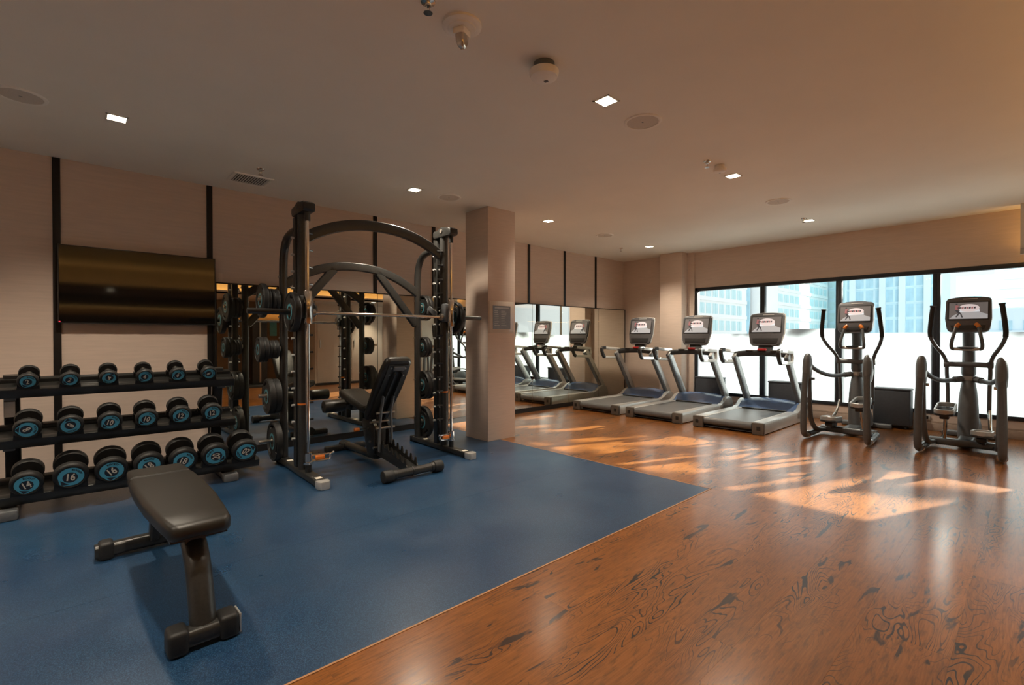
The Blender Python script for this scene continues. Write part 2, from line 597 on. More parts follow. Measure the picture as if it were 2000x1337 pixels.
# closets opposite the mirror (seen only in it)
bm = BM(); box(bm, 4.55, XW, YB, -1.17, 0, 2.13)
struct('wall_closet', bm, 'closet')
for i in range(4):
    bm = BM(); box(bm, 4.60 + i * 0.9, 5.48 + i * 0.9, -1.17, -1.145, 0.06, 2.06, 0.004)
    o = struct('door_%d' % (i + 1), bm, 'closet')
    bm = BM(); cyl(bm, (4.66 + i * 0.9, -1.125, 0.95), (4.66 + i * 0.9, -1.125, 1.15), 0.01, 8)
    obj('handle', bm, 'steel', o)
bm = BM(); box(bm, 4.55, XW, -1.15, -1.12, 0, 0.055)
struct('baseboard_right', bm, 'trim_dark')
# wall strips
SX = [-1.18, -0.072, 1.042, 1.93, 2.825, 3.692, 4.61, 5.525, 6.405, 7.28]
for i, sx in enumerate(SX):
    bm = BM()
    box(bm, sx - 0.025, sx + 0.025, YW - 0.012, YW, 0 if i < 3 else 1.75, H - 0.002, 0.002)
    struct('trim_%d' % (i + 1), bm, 'trim_dark')

# mirrors
mr = thing('wall_mirror', 'wall-long mirror of tall panels on a black plinth behind the smith machine and treadmills', 'mirror', (0, 0, 0))
edges = [1.085, 1.93, 2.825, 3.70, 4.61, 5.55, 6.43, 7.295, 8.14]
for a, c in zip(edges, edges[1:]):
    bm = BM(); box(bm, a + 0.0025, c - 0.0025, YM, YW - 0.002, 0.072, 1.745, 0.0015, seg=1)
    obj('mirror_panel', bm, 'mirror', mr, flat=True)
bm = BM(); box(bm, 1.07, 8.16, YM - 0.004, YW, 1.745, 1.757)
obj('top_rail', bm, 'trim_dark', mr)
bm = BM(); box(bm, 1.07, 8.16, YM - 0.004, YW, 0.0, 0.07)
obj('plinth', bm, 'trim_dark', mr)
for xx in (1.07, 8.142):
    bm = BM(); box(bm, xx, xx + 0.014, YM - 0.004, YW, 0.07, 1.745)
    obj('side_rail', bm, 'trim_dark', mr)

# window
bm = BM()
FX0, FX1 = XW - 0.01, XW + 0.07
box(bm, FX0, FX1, WY0, WY1, WZ1 - 0.055, WZ1, 0.003)
box(bm, FX0, FX1, WY0, WY1, WZ0, WZ0 + 0.05, 0.003)
box(bm, FX0, FX1, WY1 - 0.05, WY1, WZ0, WZ1, 0.003)
box(bm, FX0, FX1, WY0, WY0 + 0.05, WZ0, WZ1, 0.003)
win = struct('window_1', bm, 'frame')
MY = [3.003, 1.954, 0.88, -0.16]
for y in MY:
    bm = BM()
    box(bm, FX0, FX1, y - 0.038, y - 0.004, WZ0 + 0.05, WZ1 - 0.055, 0.003)
    box(bm, FX0 + 0.012, FX1, y - 0.004, y + 0.038, WZ0 + 0.05, WZ1 - 0.055, 0.003)
    obj('mullion', bm, 'frame', win)
ys = [WY1 - 0.05] + MY + [WY0 + 0.05]
for i, (a, c) in enumerate(zip(ys, ys[1:])):
    a2 = a - (0.038 if i else 0)
    c2 = c + (0.038 if i < 4 else 0)
    bm = BM(); box(bm, XW + 0.03, XW + 0.036, c2, a2, WZ0 + 0.05, WZ1 - 0.055)
    obj('pane', bm, 'glass', win, flat=True)
    top = 1.338 if i == 1 else 1.268
    bm = BM()
    vs = [bm.verts.new((XW + 0.028, yy, zz)) for yy, zz in ((c2, WZ0 + 0.05), (a2, WZ0 + 0.05), (a2, top), (c2, top))]
    bm.faces.new(vs)
    obj('frosted_film', bm, 'film', win, flat=True)

# hanging panel at the right end of the window wall, with a warm cove lamp behind it
bm = BM(); box(bm, 7.96, 8.0, -2.4, 0.135, 2.15, H, 0.002)
pn = struct('trim_30', bm, mat('pale_grey_panel', (0.50, 0.50, 0.48), 0.45))
bm = BM(); box(bm, 7.945, 7.96, 0.085, 0.135, 2.22, H)
obj('edge_profile', bm, 'silver_light', pn)

def area(name, loc, size, energy, col, rot, parent=None, spread=None):
    l = bpy.data.lights.new(name, 'AREA')
    l.shape = 'RECTANGLE'
    l.size, l.size_y = size
    l.energy = energy
    l.color = col
    o = bpy.data.objects.new(name, l)
    COL.objects.link(o)
    o.location = loc
    o.rotation_euler = rot
    if parent:
        o.parent = parent
    return o

cv = thing('cove_light', 'amber cove light strip on top of the dropped ceiling lip, seen in the mirror', 'light strip', (0, 0, 0))
bm = BM(); box(bm, XN + 0.1, 7.9, -2.33, -2.30, 2.172, 2.180)
obj('led_strip', bm, 'cove_led', cv)
area('cove_lamp', (2.7, -0.55, 2.20), (10.3, 0.05), COVE_W * 0.55, COVE_COL, (radians(180), 0, 0), cv)
area('cove_lamp', (2.7, -2.30, 2.20), (10.3, 0.05), COVE_W * 2.2, COVE_COL, (radians(180 + 12), 0, 0), cv)
cv2 = thing('cove_light', 'short amber light strip hidden behind the pale panel at the right end of the windows', 'light strip', (0, 0, 0))
bm = BM(); box(bm, 8.03, 8.05, -0.9, 0.10, 2.19, 2.20)
obj('led_strip', bm, 'cove_led', cv2)
area('cove_lamp', (8.04, -0.38, 2.215), (0.02, 0.95), 2.0, COVE_COL, (radians(180), 0, 0), cv2)
# lit shelf niche on the wall behind the camera
bm = BM()
box(bm, -2.4, 4.5, YB, YB + 0.16, 1.845, 1.875)
box(bm, -2.4, 4.5, YB, YB + 0.16, 1.62, 1.65)
struct('trim_31', bm, 'trim_dark')
cv3 = thing('cove_light', 'amber light strip in the long shelf niche of the brown wall, seen reflected', 'light strip', (0, 0, 0))
bm = BM(); box(bm, -2.3, 4.4, YB + 0.13, YB + 0.15, 1.835, 1.845)
obj('led_strip', bm, 'cove_led', cv3)
area('cove_lamp', (1.05, YB + 0.11, 1.83), (6.6, 0.03), COVE_W * 0.55, COVE_COL, (radians(-35), 0, 0), cv3)

# ------------------------------------------------------------------ ceiling fittings
def downlight(x, y, label, z=H, watt=SPOT_W):
    t = thing('downlight', label, 'ceiling light', (x, y, z), 0, 'square recessed downlights')
    bm = BM()
    s, w = 0.062, 0.012
    for a in range(4):
        m = Matrix.Rotation(a * pi / 2, 4, 'Z')
        box(bm, -s, s, s - w, s, -0.004, -0.0005, m=m)
    obj('trim_ring', bm, 'white', t, flat=True)
    bm = BM(); box(bm, -s + w, s - w, -s + w, s - w, -0.0025, -0.0008)
    obj('diffuser', bm, 'lamp', t, flat=True)
    l = bpy.data.lights.new('downlight_lamp', 'SPOT')
    l.energy = watt
    l.color = SPOT_COL
    l.spot_size = radians(125 if z == H else 85)
    l.spot_blend = 1.0
    l.shadow_soft_size = 0.05
    o = bpy.data.objects.new('downlight_lamp', l)
    COL.objects.link(o)
    o.parent = t
    o.location = (0, 0, -0.03)
for x, y, lb in ((0.253, 4.32, 'square downlight over the dumbbell rack, furthest left'),
                 (2.549, 1.88, 'square downlight nearest the middle of the ceiling, brightest'),
                 (2.621, 4.33, 'square downlight above the arch of the smith machine'),
                 (4.601, 1.94, 'square downlight beside a small smoke detector'),
                 (4.601, 4.31, 'square downlight just right of the free-standing pillar'),
                 (7.133, 4.38, 'small far square downlight in front of the corner pier'),
                 (7.067, 2.01, 'square downlight close to the window wall'),
                 (0.25, 1.90, 'square downlight above and behind the camera'),
                 (-1.7, 4.32, 'square downlight beyond the left edge of the photo'),
                 (-1.7, 1.90, 'square downlight far behind on the left')):
    downlight(x, y, lb)

for x, lb in ((0.6, 'added unseen square downlight in the dropped ceiling, behind the camera'), (3.2, 'added unseen square downlight in the dropped ceiling before the cable machine'), (5.9, 'added unseen square downlight in the dropped ceiling before the closets')):
    downlight(x, -0.72, lb, 2.13, SPOT_W * 0.9)  # unseen lamps, added to brighten the closets reflected in the mirror

def speaker(x, y, label):
    t = thing('ceiling_speaker', label, 'speaker', (x, y, H), 0, 'round flush ceiling speakers')
    bm = BM(); lathe(bm, [(0.108, 0.0), (0.108, -0.006), (0.118, -0.009), (0.127, -0.006), (0.130, 0.0)], 40)
    obj('rim', bm, 'white', t)
    bm = BM(); lathe(bm, [(0, -0.005), (0.108, -0.004)], 40)
    obj('grille', bm, mat('speaker_cloth', (0.62, 0.56, 0.48), 0.9, var=0.1, scale=400), t)
    bm = BM(); box(bm, -0.008, 0.008, -0.003, 0.003, -0.0065, -0.004)
    obj('badge', bm, 'grey', t)
for x, y, lb in ((-0.215, 4.326, 'large round ceiling speaker at the left edge of the photo'),
                 (2.982, 1.888, 'round ceiling speaker beside the brightest downlight'),
                 (5.831, 1.961, 'small oval-looking ceiling speaker above the treadmills'),
                 (3.037, 4.314, 'faint round ceiling speaker just left of the pillar top'),
                 (5.861, 4.348, 'faint small ceiling speaker right of the pillar, above the mirror')):
    speaker(x, y, lb)

def sprinkler(x, y, label):
    t = thing('sprinkler', label, 'sprinkler', (x, y, H), 0.5, 'pendent sprinklers')
    bm = BM(); lathe(bm, [(0.034, 0), (0.032, -0.006), (0.014, -0.010), (0.013, -0.022), (0, -0.022)], 20)
    obj('escutcheon', bm, 'chrome', t)
    bm = BM()
    for s in (-1, 1):
        tube(bm, [(0.010 * s, 0, -0.02), (0.015 * s, 0, -0.034), (0.004 * s, 0, -0.05)], 0.0028, 6, 3)
    obj('frame', bm, 'chrome', t)
    bm = BM(); lathe(bm, [(0, -0.050), (0.021, -0.051), (0.021, -0.053), (0, -0.053)], 12)
    obj('deflector', bm, 'chrome', t)
for x, y, lb in ((1.205, 1.873, 'chrome sprinkler cut by the top edge of the photo'),
                 (1.28, 4.742, 'sprinkler beside the ceiling air vent'),
                 (4.058, 1.933, 'sprinkler left of the small smoke detector'),
                 (6.897, 2.017, 'sprinkler beside the downlight close to the windows'),
                 (6.904, 4.782, 'tiny far sprinkler near the corner of the mirror wall')):
    sprinkler(x, y, lb)

t = thing('strobe_alarm', 'cream round ceiling alarm base with clear strobe lens hanging', 'alarm', (1.415, 1.90, H), 0.4)
bm = BM(); lathe(bm, [(0.095, 0), (0.095, -0.012), (0.082, -0.020), (0.070, -0.020), (0.066, -0.026), (0, -0.028)], 36)
obj('base', bm, 'white', t)
bm = BM(); box(bm, -0.036, 0.036, -0.03, 0.03, -0.055, -0.026, 0.006)
obj('housing', bm, 'white', t)
bm = BM()
loft(bm, [[(x * k, y * k2, z) for x, y in rrect(0.06, 0.05, 0.012)] for k, k2, z in ((1, 1, -0.055), (0.95, 0.9, -0.085), (0.7, 0.6, -0.108), (0.3, 0.3, -0.116))])
obj('strobe_lens', bm, mat('strobe_glass', (0.55, 0.5, 0.45), 0.08, metal=0.7), t)

def smoke(x, y, z, r, label):
    t = thing('smoke_detector', label, 'smoke detector', (x, y, H), 0.3)
    bm = BM(); lathe(bm, [(r * 0.72, 0), (r * 0.72, z * 0.45), (0, z * 0.45)], 30)
    obj('mount', bm, 'grey' if r > 0.07 else 'white', t)
    bm = BM(); lathe(bm, [(r * 0.75, z * 0.42), (r, z * 0.5), (r, z * 0.62), (r * 0.9, z * 0.9), (r * 0.6, z), (0, z)], 36)
    obj('cover', bm, 'white', t)
    bm = BM(); box(bm, r * 0.2, r * 0.45, -r * 0.14, r * 0.14, z * 1.0 - 0.001, z * 0.98)
    obj('indicator', bm, 'grey', t)
smoke(1.95, 1.86, -0.085, 0.082, 'cream smoke detector casting a shadow on the ceiling near the alarm base')
smoke(4.24, 1.905, -0.06, 0.055, 'small cream smoke detector between a sprinkler and a downlight')

t = thing('air_vent', 'rectangular ceiling air vent with thin slats above the rack', 'vent', (1.29, 5.115, H))
bm = BM()
for a in range(2):
    m = Matrix.Rotation(a * pi, 4, 'Z')
    box(bm, -0.17, 0.17, 0.125, 0.155, -0.010, 0, 0.002, m=m)
    box(bm, 0.14, 0.17, -0.125, 0.125, -0.010, 0, 0.002, m=m)
obj('frame', bm, 'white', t)
bm = BM(); box(bm, -0.14, 0.14, -0.125, 0.125, -0.002, -0.0005)
obj('backing', bm, 'trim_dark', t, flat=True)
for i in range(13):
    bm = BM(); box(bm, -0.004, 0.004, -0.124, 0.124, -0.005, 0.005, m=Matrix.Rotation(0.5, 4, 'Y'))
    obj('slat', bm, 'white', t, loc=(-0.128 + i * 0.0213, 0, -0.0075), flat=True)

# ------------------------------------------------------------------ television
t = thing('television', 'black flat television hanging on the wall above the dumbbell rack', 'television', (0.503, YW, 1.655))
bm = BM(); box(bm, -0.572, 0.572, -0.085, -0.05, -0.33, 0.33, 0.006)
obj('bezel', bm, 'black', t)
bm = BM()
N = 24
for i in range(N + 1):
    u = i / N
    xx = -0.563 + 1.126 * u
    for j in range(13):
        v = j / 12
        zz = -0.318 + 0.64 * v
        yy = -0.0880 - 0.0010 * sin(u * 5.0 + 0.6) - 0.0003 * sin(v * 6)
        bm.verts.new((xx, yy, zz))
bm.verts.ensure_lookup_table()
for i in range(N):
    for j in range(12):
        a = i * 13 + j
        bm.faces.new((bm.verts[a], bm.verts[a + 13], bm.verts[a + 14], bm.verts[a + 1]))
obj('screen', bm, 'tv_glass', t)
bm = BM(); box(bm, -0.25, 0.25, -0.05, -0.001, -0.15, 0.15)
obj('wall_bracket', bm, 'grey', t)
bm = BM(); box(bm, -0.566, -0.556, -0.0945, -0.086, -0.322, -0.314)
obj('standby_light', bm, 'led_red', t)

t = thing('wall_plate', 'small beige blank plate on the wall at the right end of the television', 'wall plate', (1.115, YW, 1.80))
bm = BM(); box(bm, -0.035, 0.035, -0.008, 0, -0.06, 0.06, 0.003)
obj('cover', bm, 'wallcloth', t)
bm = BM(); cyl(bm, (0, -0.0095, 0), (0, -0.008, 0), 0.004, 8)
obj('screw', bm, 'steel', t)

# notice on the pillar
t = thing('framed_notice', 'dark framed notice sheet on a clear plate, screwed to the pillar', 'sign', (3.765, 4.285, 1.44))
bm = BM(); box(bm, -0.193, 0.193, -0.006, 0, -0.185, 0.19, 0.002)
obj('backing_plate', bm, 'acrylic', t)
bm = BM()
for a in range(4):
    w, h = ((0.148, 0.145), (0.145, 0.148))[a % 2]
    box(bm, -w, w, h - 0.012, h, -0.016, -0.006, m=Matrix.Rotation(a * pi / 2, 4, 'Y'))
obj('frame', bm, 'console', t)
bm = BM(); box(bm, -0.137, 0.137, -0.009, -0.006, -0.137, 0.137)
obj('sheet', bm, 'notice', t)
bm = BM()
box(bm, -0.11, 0.11, -0.0105, -0.009, 0.105, 0.122)
for k in range(9):
    zz = 0.075 - k * 0.021
    ww = random.uniform(0.05, 0.10)
    box(bm, -0.115, -0.115 + random.uniform(0.05, 0.08), -0.0102, -0.009, zz - 0.0035, zz + 0.0035)
    box(bm, -0.01, -0.01 + ww, -0.0102, -0.009, zz - 0.0035, zz + 0.0035)
o = obj('printed_lines', bm, 'notice_line', t, flat=True)
o['kind'] = 'stuff'

# ------------------------------------------------------------------ dumbbell rack
TILT = radians(18)
SV = Vector((0, cos(TILT), sin(TILT)))      # up the tray
NV = Vector((0, -sin(TILT), cos(TILT)))     # out of the tray
rk = thing('dumbbell_rack', 'black three-tier dumbbell rack with sloping trays along the left wall', 'dumbbell rack', (0, 0, 0))
TIERS = {'bottom': (4.605, 0.128, -1.0, 1.225, 0.27), 'middle': (4.715, 0.490, -1.0, 1.065, 0.26), 'top': (4.825, 0.826, -1.0, 1.085, 0.24)}
def tier_frame(t):
    y, z, *_ = TIERS[t]
    return Matrix(((1, 0, 0, 0), (0, cos(TILT), -sin(TILT), y), (0, sin(TILT), cos(TILT), z), (0, 0, 0, 1)))
for tn, (ty, tz, xa, xb, dp) in TIERS.items():
    m = tier_frame(tn)
    bm = BM()
    box(bm, xa, xb, 0.0, 0.055, -0.055, 0.012, 0.006, m=m)
    box(bm, xa, xb, dp - 0.055, dp, -0.055, 0.016, 0.006, m=m)
    box(bm, xa, xb, 0.05, dp - 0.05, -0.035, -0.012, m=m)
    obj('tray', bm, 'black', rk)
bm = BM()
for ux in (0.99, -0.31):
    bm = BM()
    sweep(bm, [(ux, 5.16, 0.05), (ux, 5.10, 0.5), (ux, 5.03, 0.93)], rrect(0.085, 0.06, 0.012), up=(0, 1, 0))
    obj('upright', bm, 'char', rk)
    bm = BM(); box(bm, ux - 0.05, ux + 0.05, 4.60, 5.26, 0.012, 0.062, 0.01)
    obj('foot', bm, 'char', rk)
    bm = BM(); box(bm, ux - 0.055, ux + 0.055, 4.53, 4.62, 0.0, 0.068, 0.014)
    obj('foot_cap', bm, 'grey', rk)
    for tn in TIERS:
        m = tier_frame(tn)
        bm = BM(); box(bm, ux - 0.03, ux + 0.03, 0.03, 0.40 if tn == 'bottom' else 0.30, -0.085, -0.056, 0.006, m=m)
        obj('tray_bracket', bm, 'grey', rk)
bm = BM(); box(bm, -0.345, -0.29, 4.985, 4.993, 0.63, 0.74)
o = obj('instruction_card', bm, 'paper', rk, rot=(0, 0, 0))
o['label'] = 'pale instruction card on the left upright'

def dumbbell_proto(R, Lh, grip, num):
    """axis along local -y (front face at y=0), up = z"""
    t = bpy.data.objects.new('dumbbell', None)
    COL.objects.link(t)
    t.empty_display_size = 0.05
    RX = Matrix.Rotation(radians(-90), 4, 'X')   # z -> +y
    prof = [(0, 0.004), (R * 0.80, 0.004), (R * 0.84, 0.0), (R * 0.93, 0.003), (R, 0.012), (R, Lh - 0.008), (R * 0.94, Lh), (R * 0.45, Lh), (0.0, Lh)]
    bm = BM(); lathe(bm, prof, 36, RX)
    h1 = obj('head', bm, 'rubber', t)
    bm = BM(); lathe(bm, prof[::-1], 36, Matrix.Translation((0, 2 * Lh + grip, 0)) @ Matrix.Rotation(radians(90), 4, 'X'))
    obj('head', bm, 'rubber', t)
    bm = BM(); lathe(bm, [(0.019, Lh - 0.002), (0.019, Lh + 0.01), (0.0135, Lh + 0.018), (0.0155, Lh + grip / 2), (0.0135, Lh + grip - 0.018), (0.019, Lh + grip - 0.01), (0.019, Lh + grip + 0.002)], 16, RX)
    obj('handle', bm, 'steel', t)
    # emblem: guitar-pick outline, tip at the bottom
    k = R * 0.72
    def pick(r, tip, n=40):
        pts = []
        for i in range(n + 1):
            a = radians(-38 + (360 - 104) * i / n)
            pts.append((r * cos(a), r * sin(a)))
        pts.append((0.02 * r, -tip))
        return pts
    bm = BM()
    P1 = [bm.verts.new((x, 0.0036, z)) for x, z in pick(k, k * 1.28)]
    bm.faces.new(P1)
    obj('emblem', bm, 'blue', h1, flat=True)
    bm = BM()
    c = [bm.verts.new((k * 0.58 * cos(a), 0.0032, k * 0.58 * sin(a) - k * 0.10)) for a in [2 * pi * i / 28 for i in range(28)]]
    bm.faces.new(c)
    tri = [bm.verts.new((x * k, 0.0032, z * k)) for x, z in ((-0.42, -0.76), (0.42, -0.76), (0.02, -1.13))]
    bm.faces.new(tri)
    obj('emblem_centre', bm, 'emblem_dark', h1, flat=True)
    # number, turned 35 degrees against the tip axis
    me = text_mesh(num, k * (1.08 if len(num) > 1 else 1.15), 0.030 * k)
    mm = Matrix.Translation((0, 0.0026, -k * 0.10)) @ Matrix.Rotation(radians(-35), 4, 'Y') @ Matrix.Rotation(radians(90), 4, 'X') @ Matrix.Diagonal((0.74, 1, 1, 1))
    me.transform(mm)
    me.materials.clear()
    me.materials.append(M['cream'])
    o = bpy.data.objects.new('number', me)
    COL.objects.link(o)
    o.parent = h1
    # maker's lettering on an arc
    me = text_mesh('ROCKIT', k * 0.27, 0.012 * k)
    for v in me.vertices:
        a = pi / 2 - v.co.x / (k * 0.78)
        r = k * 0.78 + v.co.y
        v.co = (r * cos(a), 0.0026, r * sin(a))
    me.materials.clear()
    me.materials.append(M['emblem_dark'])
    o = bpy.data.objects.new('lettering', me)
    COL.objects.link(o)
    o.parent = h1
    # saddle
    return t
ROWS = {
 'bottom': [('14', 15), ('16', 40), ('16', 5), ('18', 0), ('18', 55), ('20', -55), ('20', -115)],
 'middle': [('8', 95), ('8', 165), ('10', 50), ('10', 50), ('12', 42), ('12', 30)],
 'top': [('2', 30), ('2', 55), ('4', -150), ('4', 40), ('6', 52), ('6', 90)]}
SIZE = {'2': (0.057, 0.042), '4': (0.057, 0.045), '6': (0.058, 0.05), '8': (0.073, 0.046), '10': (0.073, 0.052), '12': (0.075, 0.056),
        '14': (0.084, 0.056), '16': (0.096, 0.058), '18': (0.096, 0.062), '20': (0.097, 0.064)}
protos = {}
WORDS = {'2': 'two', '4': 'four', '6': 'six', '8': 'eight', '10': 'ten', '12': 'twelve', '14': 'fourteen', '16': 'sixteen', '18': 'eighteen', '20': 'twenty'}
for tn, row in ROWS.items():
    m = tier_frame(tn)
    seen = {}
    for k, (num, th) in enumerate(row):
        R, Lh = SIZE[num]
        if num not in protos:
            protos[num] = dumbbell_proto(R, Lh, 0.115, num)
            d = protos[num]
        else:
            d = copy_tree(protos[num])
        x = -0.215 + 0.2188 * k
        p = m @ Vector((x, -0.028, R + 0.022))
        d.matrix_basis = Matrix.Translation(p) @ Matrix.Rotation(TILT, 4, 'X') @ Matrix.Rotation(radians(th), 4, 'Y')
        seen[num] = seen.get(num, 0) + 1
        both = [n for n, _ in row].count(num) > 1
        side = ('left of the pair' if seen[num] == 1 else 'right of the pair') if both else 'the only one'
        tag(d, 'black dumbbell marked %s (%s) on the rack %s tier, %s' % (WORDS[num], num, tn, side), 'dumbbell', 'numbered dumbbells on the %s tier' % tn)
        # saddles belong to the rack
        for s0, s1 in ((0.002, 0.036), (Lh + 0.125, Lh + 0.155)):
            bm = BM()
            arc = [(x + (R + 0.014) * sin(a), R + 0.022 - (R + 0.003) * cos(a)) for a in [radians(-52 + 104 * i / 8) for i in range(9)]]
            poly = [(u, max(v, 0.013)) for u, v in arc] + [(x + (R + 0.018) * sin(radians(52)), 0.010), (x - (R + 0.018) * sin(radians(52)), 0.010)]
            prism(bm, poly, 'y', s0, s1, m=m)
            obj('saddle', bm, 'rubber', rk)

# ------------------------------------------------------------------ smith machine
SR = radians(-1.5)
SM_O = Vector((2.22, 4.35, 0))
sm = thing('smith_machine', 'tall black smith machine with arched crossbars and a guided barbell', 'smith machine', SM_O, SR)
HX = 0.725
for s in (-1, 1):
    x = s * HX
    bm = BM(); box(bm, x - 0.045, x + 0.045, -0.50, 0.56, 0.008, 0.062, 0.012)
    obj('base_rail', bm, 'char', sm)
    bm = BM(); prism(bm, [(x - 0.05, -0.5), (x + 0.05, -0.5), (x + 0.05, -0.555), (x + 0.03, -0.585), (x - 0.03, -0.585), (x - 0.05, -0.555)], 'z', 0.0, 0.066, 0.008)
    obj('end_cap', bm, 'silver', sm)
    bm = BM(); box(bm, x - 0.05, x + 0.05, 0.55, 0.60, 0.0, 0.066, 0.01)
    obj('end_cap', bm, 'rubber', sm)
    for yy in (-0.43, 0.32):
        bm = BM(); box(bm, x - 0.025, x + 0.025, yy - 0.025, yy + 0.025, 0.0622, 0.064)
        obj('warning_sticker', bm, 'cream', sm, flat=True)
    # column: round post with a slotted channel behind it
    bm = BM()
    cyl(bm, (x, -0.055, 0.06), (x, -0.055, 2.26), 0.042, 20)
    obj('column', bm, 'char', sm)
    bm = BM(); box(bm, x - 0.032, x + 0.032, 0.03, 0.105, 0.06, 2.26, 0.006)
    obj('pin_channel', bm, 'black', sm)
    for k in range(13):
        z = 0.31 + k * 0.1475
        bm = BM(); cyl(bm, (x - 0.058, 0.065, z), (x + 0.058, 0.065, z), 0.0105, 8); cyl(bm, (x, 0.02, z), (x, 0.035, z), 0.012, 8)
        obj('catch_pin', bm, 'silver_light', sm)
        bm = BM(); cyl(bm, (x + 0.03 * -s, -0.085, z + 0.03), (x - s * 0.085, -0.055, z + 0.03), 0.009, 8)
        obj('catch_stud', bm, 'black', sm)
    bm = BM(); cyl(bm, (x, -0.055, 0.62), (x, -0.055, 0.635), 0.0435, 20)
    obj('red_band', bm, 'orange', sm)
    # rear post bending forward into the column
    bm = BM()
    tube(bm, [(x, 0.50, 0.06), (x, 0.50, 0.7), (x, 0.50, 1.4), (x, 0.50, 1.82), (x, 0.475, 2.0), (x, 0.39, 2.11), (x, 0.26, 2.15), (x, 0.08, 2.155)], 0.037, 16, 5, up=(1, 0, 0))
    obj('rear_post', bm, 'char', sm)
    bm = BM()
    for z in (0.3, 0.72, 1.20, 1.40, 1.62, 1.78):
        cyl(bm, (x - 0.043, 0.50, z), (x + 0.043, 0.50, z), 0.011, 8)
    obj('bolt_set', bm, 'steel', sm)
    # head block with two lugs
    bm = BM()
    prism(bm, [(-0.23, 2.262), (0.07, 2.262), (0.09, 2.29), (0.085, 2.335), (0.05, 2.345), (0.02, 2.318), (-0.02, 2.345), (-0.05, 2.365), (-0.10, 2.35), (-0.20, 2.35), (-0.245, 2.33), (-0.25, 2.28)], 'x', x - 0.05, x + 0.05, 0.012)
    obj('head_block', bm, 'black', sm)
    bm = BM(); cyl(bm, (x - 0.058, -0.08, 2.32), (x + 0.058, -0.08, 2.32), 0.02, 12)
    obj('pulley_wheel', bm, 'bronze', sm)
    # guide rod
    bm = BM(); cyl(bm, (x, -0.19, 0.16), (x, -0.19, 2.21), 0.0135, 14)
    obj('guide_rod', bm, 'chrome', sm)
    bm = BM(); cyl(bm, (x, -0.19, 2.19), (x, -0.19, 2.265), 0.024, 12)
    obj('rod_bushing', bm, 'black', sm)
    bm = BM(); cyl(bm, (x + s * 0.0, -0.135, 0.3), (x, -0.135, 2.27), 0.003, 6)
    obj('counterweight_cable', bm, 'steel', sm)
    bm = BM(); cyl(bm, (x, -0.19, 0.06), (x, -0.19, 0.135), 0.026, 16)
    obj('rod_foot', bm, 'black', sm)
    bm = BM()
    cyl(bm, (x, -0.19, 0.13), (x, -0.19, 0.15), 0.042, 16)
    cyl(bm, (x, -0.19, 0.15), (x, -0.19, 0.225), 0.033, 16)
    obj('stop_collar', bm, 'chrome', sm)
    bm = BM()
    tube(bm, [(x - s * 0.03, -0.195, 0.155), (x - s * 0.12, -0.22, 0.150), (x - s * 0.165, -0.235, 0.165), (x - s * 0.17, -0.24, 0.20), (x - s * 0.20, -0.25, 0.215)], 0.011, 8, 4)
    tube(bm, [(x - s * 0.03, -0.195, 0.20), (x - s * 0.12, -0.22, 0.20), (x - s * 0.165, -0.235, 0.205)], 0.009, 8, 4)
    obj('stop_lever', bm, 'chrome', sm)
    bm = BM(); box(bm, min(x - s * 0.05, x - s * 0.125), max(x - s * 0.05, x - s * 0.125), -0.235, -0.205, 0.163, 0.192, 0.004)
    obj('lever_label', bm, 'orange', sm)
    # pegs for plates
    for z in (1.555, 1.10, 0.66, 0.232):
        bm = BM()
        cyl(bm, (x + s * 0.03, 0.50, z), (x + s * 0.22, 0.50, z), 0.0175, 14, 0.003)
        cyl(bm, (x + s * 0.03, 0.50, z), (x + s * 0.05, 0.50, z), 0.03, 14)
        obj('plate_peg', bm, 'steel', sm)
# arches
def arch(ends, zc, yy, w, h, name):
    z0, z1 = zc
    pts = []
    for i in range(25):
        u = -1 + 2 * i / 24
        pts.append((u * ends, yy, z1 - (z1 - z0) * (0.35 * u * u + 0.65 * u * u * abs(u) ** 0.4)))
    bm = BM(); sweep(bm, pts, rrect(w, h, 0.011), up=(0, 0, 1))
    return obj(name, bm, 'char', sm)
arch(HX, (2.055, 2.272), -0.03, 0.05, 0.098, 'front_arch')
arch(HX, (1.70, 1.945), 0.50, 0.05, 0.085, 'rear_arch')
for s in (-1, 1):
    bm = BM(); sweep(bm, [(s * 0.24, 0.50, 1.90), (s * 0.70, 0.50, 1.35)], rrect(0.082, 0.05, 0.011), up=(0, 1, 0))
    obj('brace', bm, 'char', sm)
# barbell with carriages
BZ, BY = 1.418, -0.11
bm = BM(); cyl(bm, (-0.66, BY, BZ), (0.66, BY, BZ), 0.0145, 14)
bb = obj('barbell', bm, 'chrome', sm)
bb['label'] = 'silver barbell guided between the columns'
for s in (-1, 1):
    bm = BM(); cyl(bm, (s * 0.66, BY, BZ), (s * 1.17, BY, BZ), 0.0245, 16, 0.003)
    obj('sleeve', bm, 'black', bb)
    bm = BM(); cyl(bm, (s * 0.64, BY, BZ), (s * 0.67, BY, BZ), 0.036, 16)
    obj('collar', bm, 'steel', bb)
    bm = BM(); cyl(bm, (s * HX, -0.19, BZ - 0.10), (s * HX, -0.19, BZ + 0.18), 0.034, 16, 0.004)
    obj('bearing_sleeve', bm, 'chrome', bb)
    bm = BM()
    box(bm, s * HX - 0.055, s * HX + 0.055, -0.17, -0.085, BZ - 0.05, BZ + 0.14, 0.012)
    prism(bm, [(-0.09, BZ + 0.05), (0.05, BZ + 0.12), (0.09, BZ + 0.10), (0.10, BZ + 0.04), (0.07, BZ + 0.03), (0.06, BZ + 0.075), (-0.09, BZ - 0.02)], 'x', s * 0.615 - 0.008, s * 0.615 + 0.008, 0.002)
    obj('safety_hook', bm, 'grey', bb)

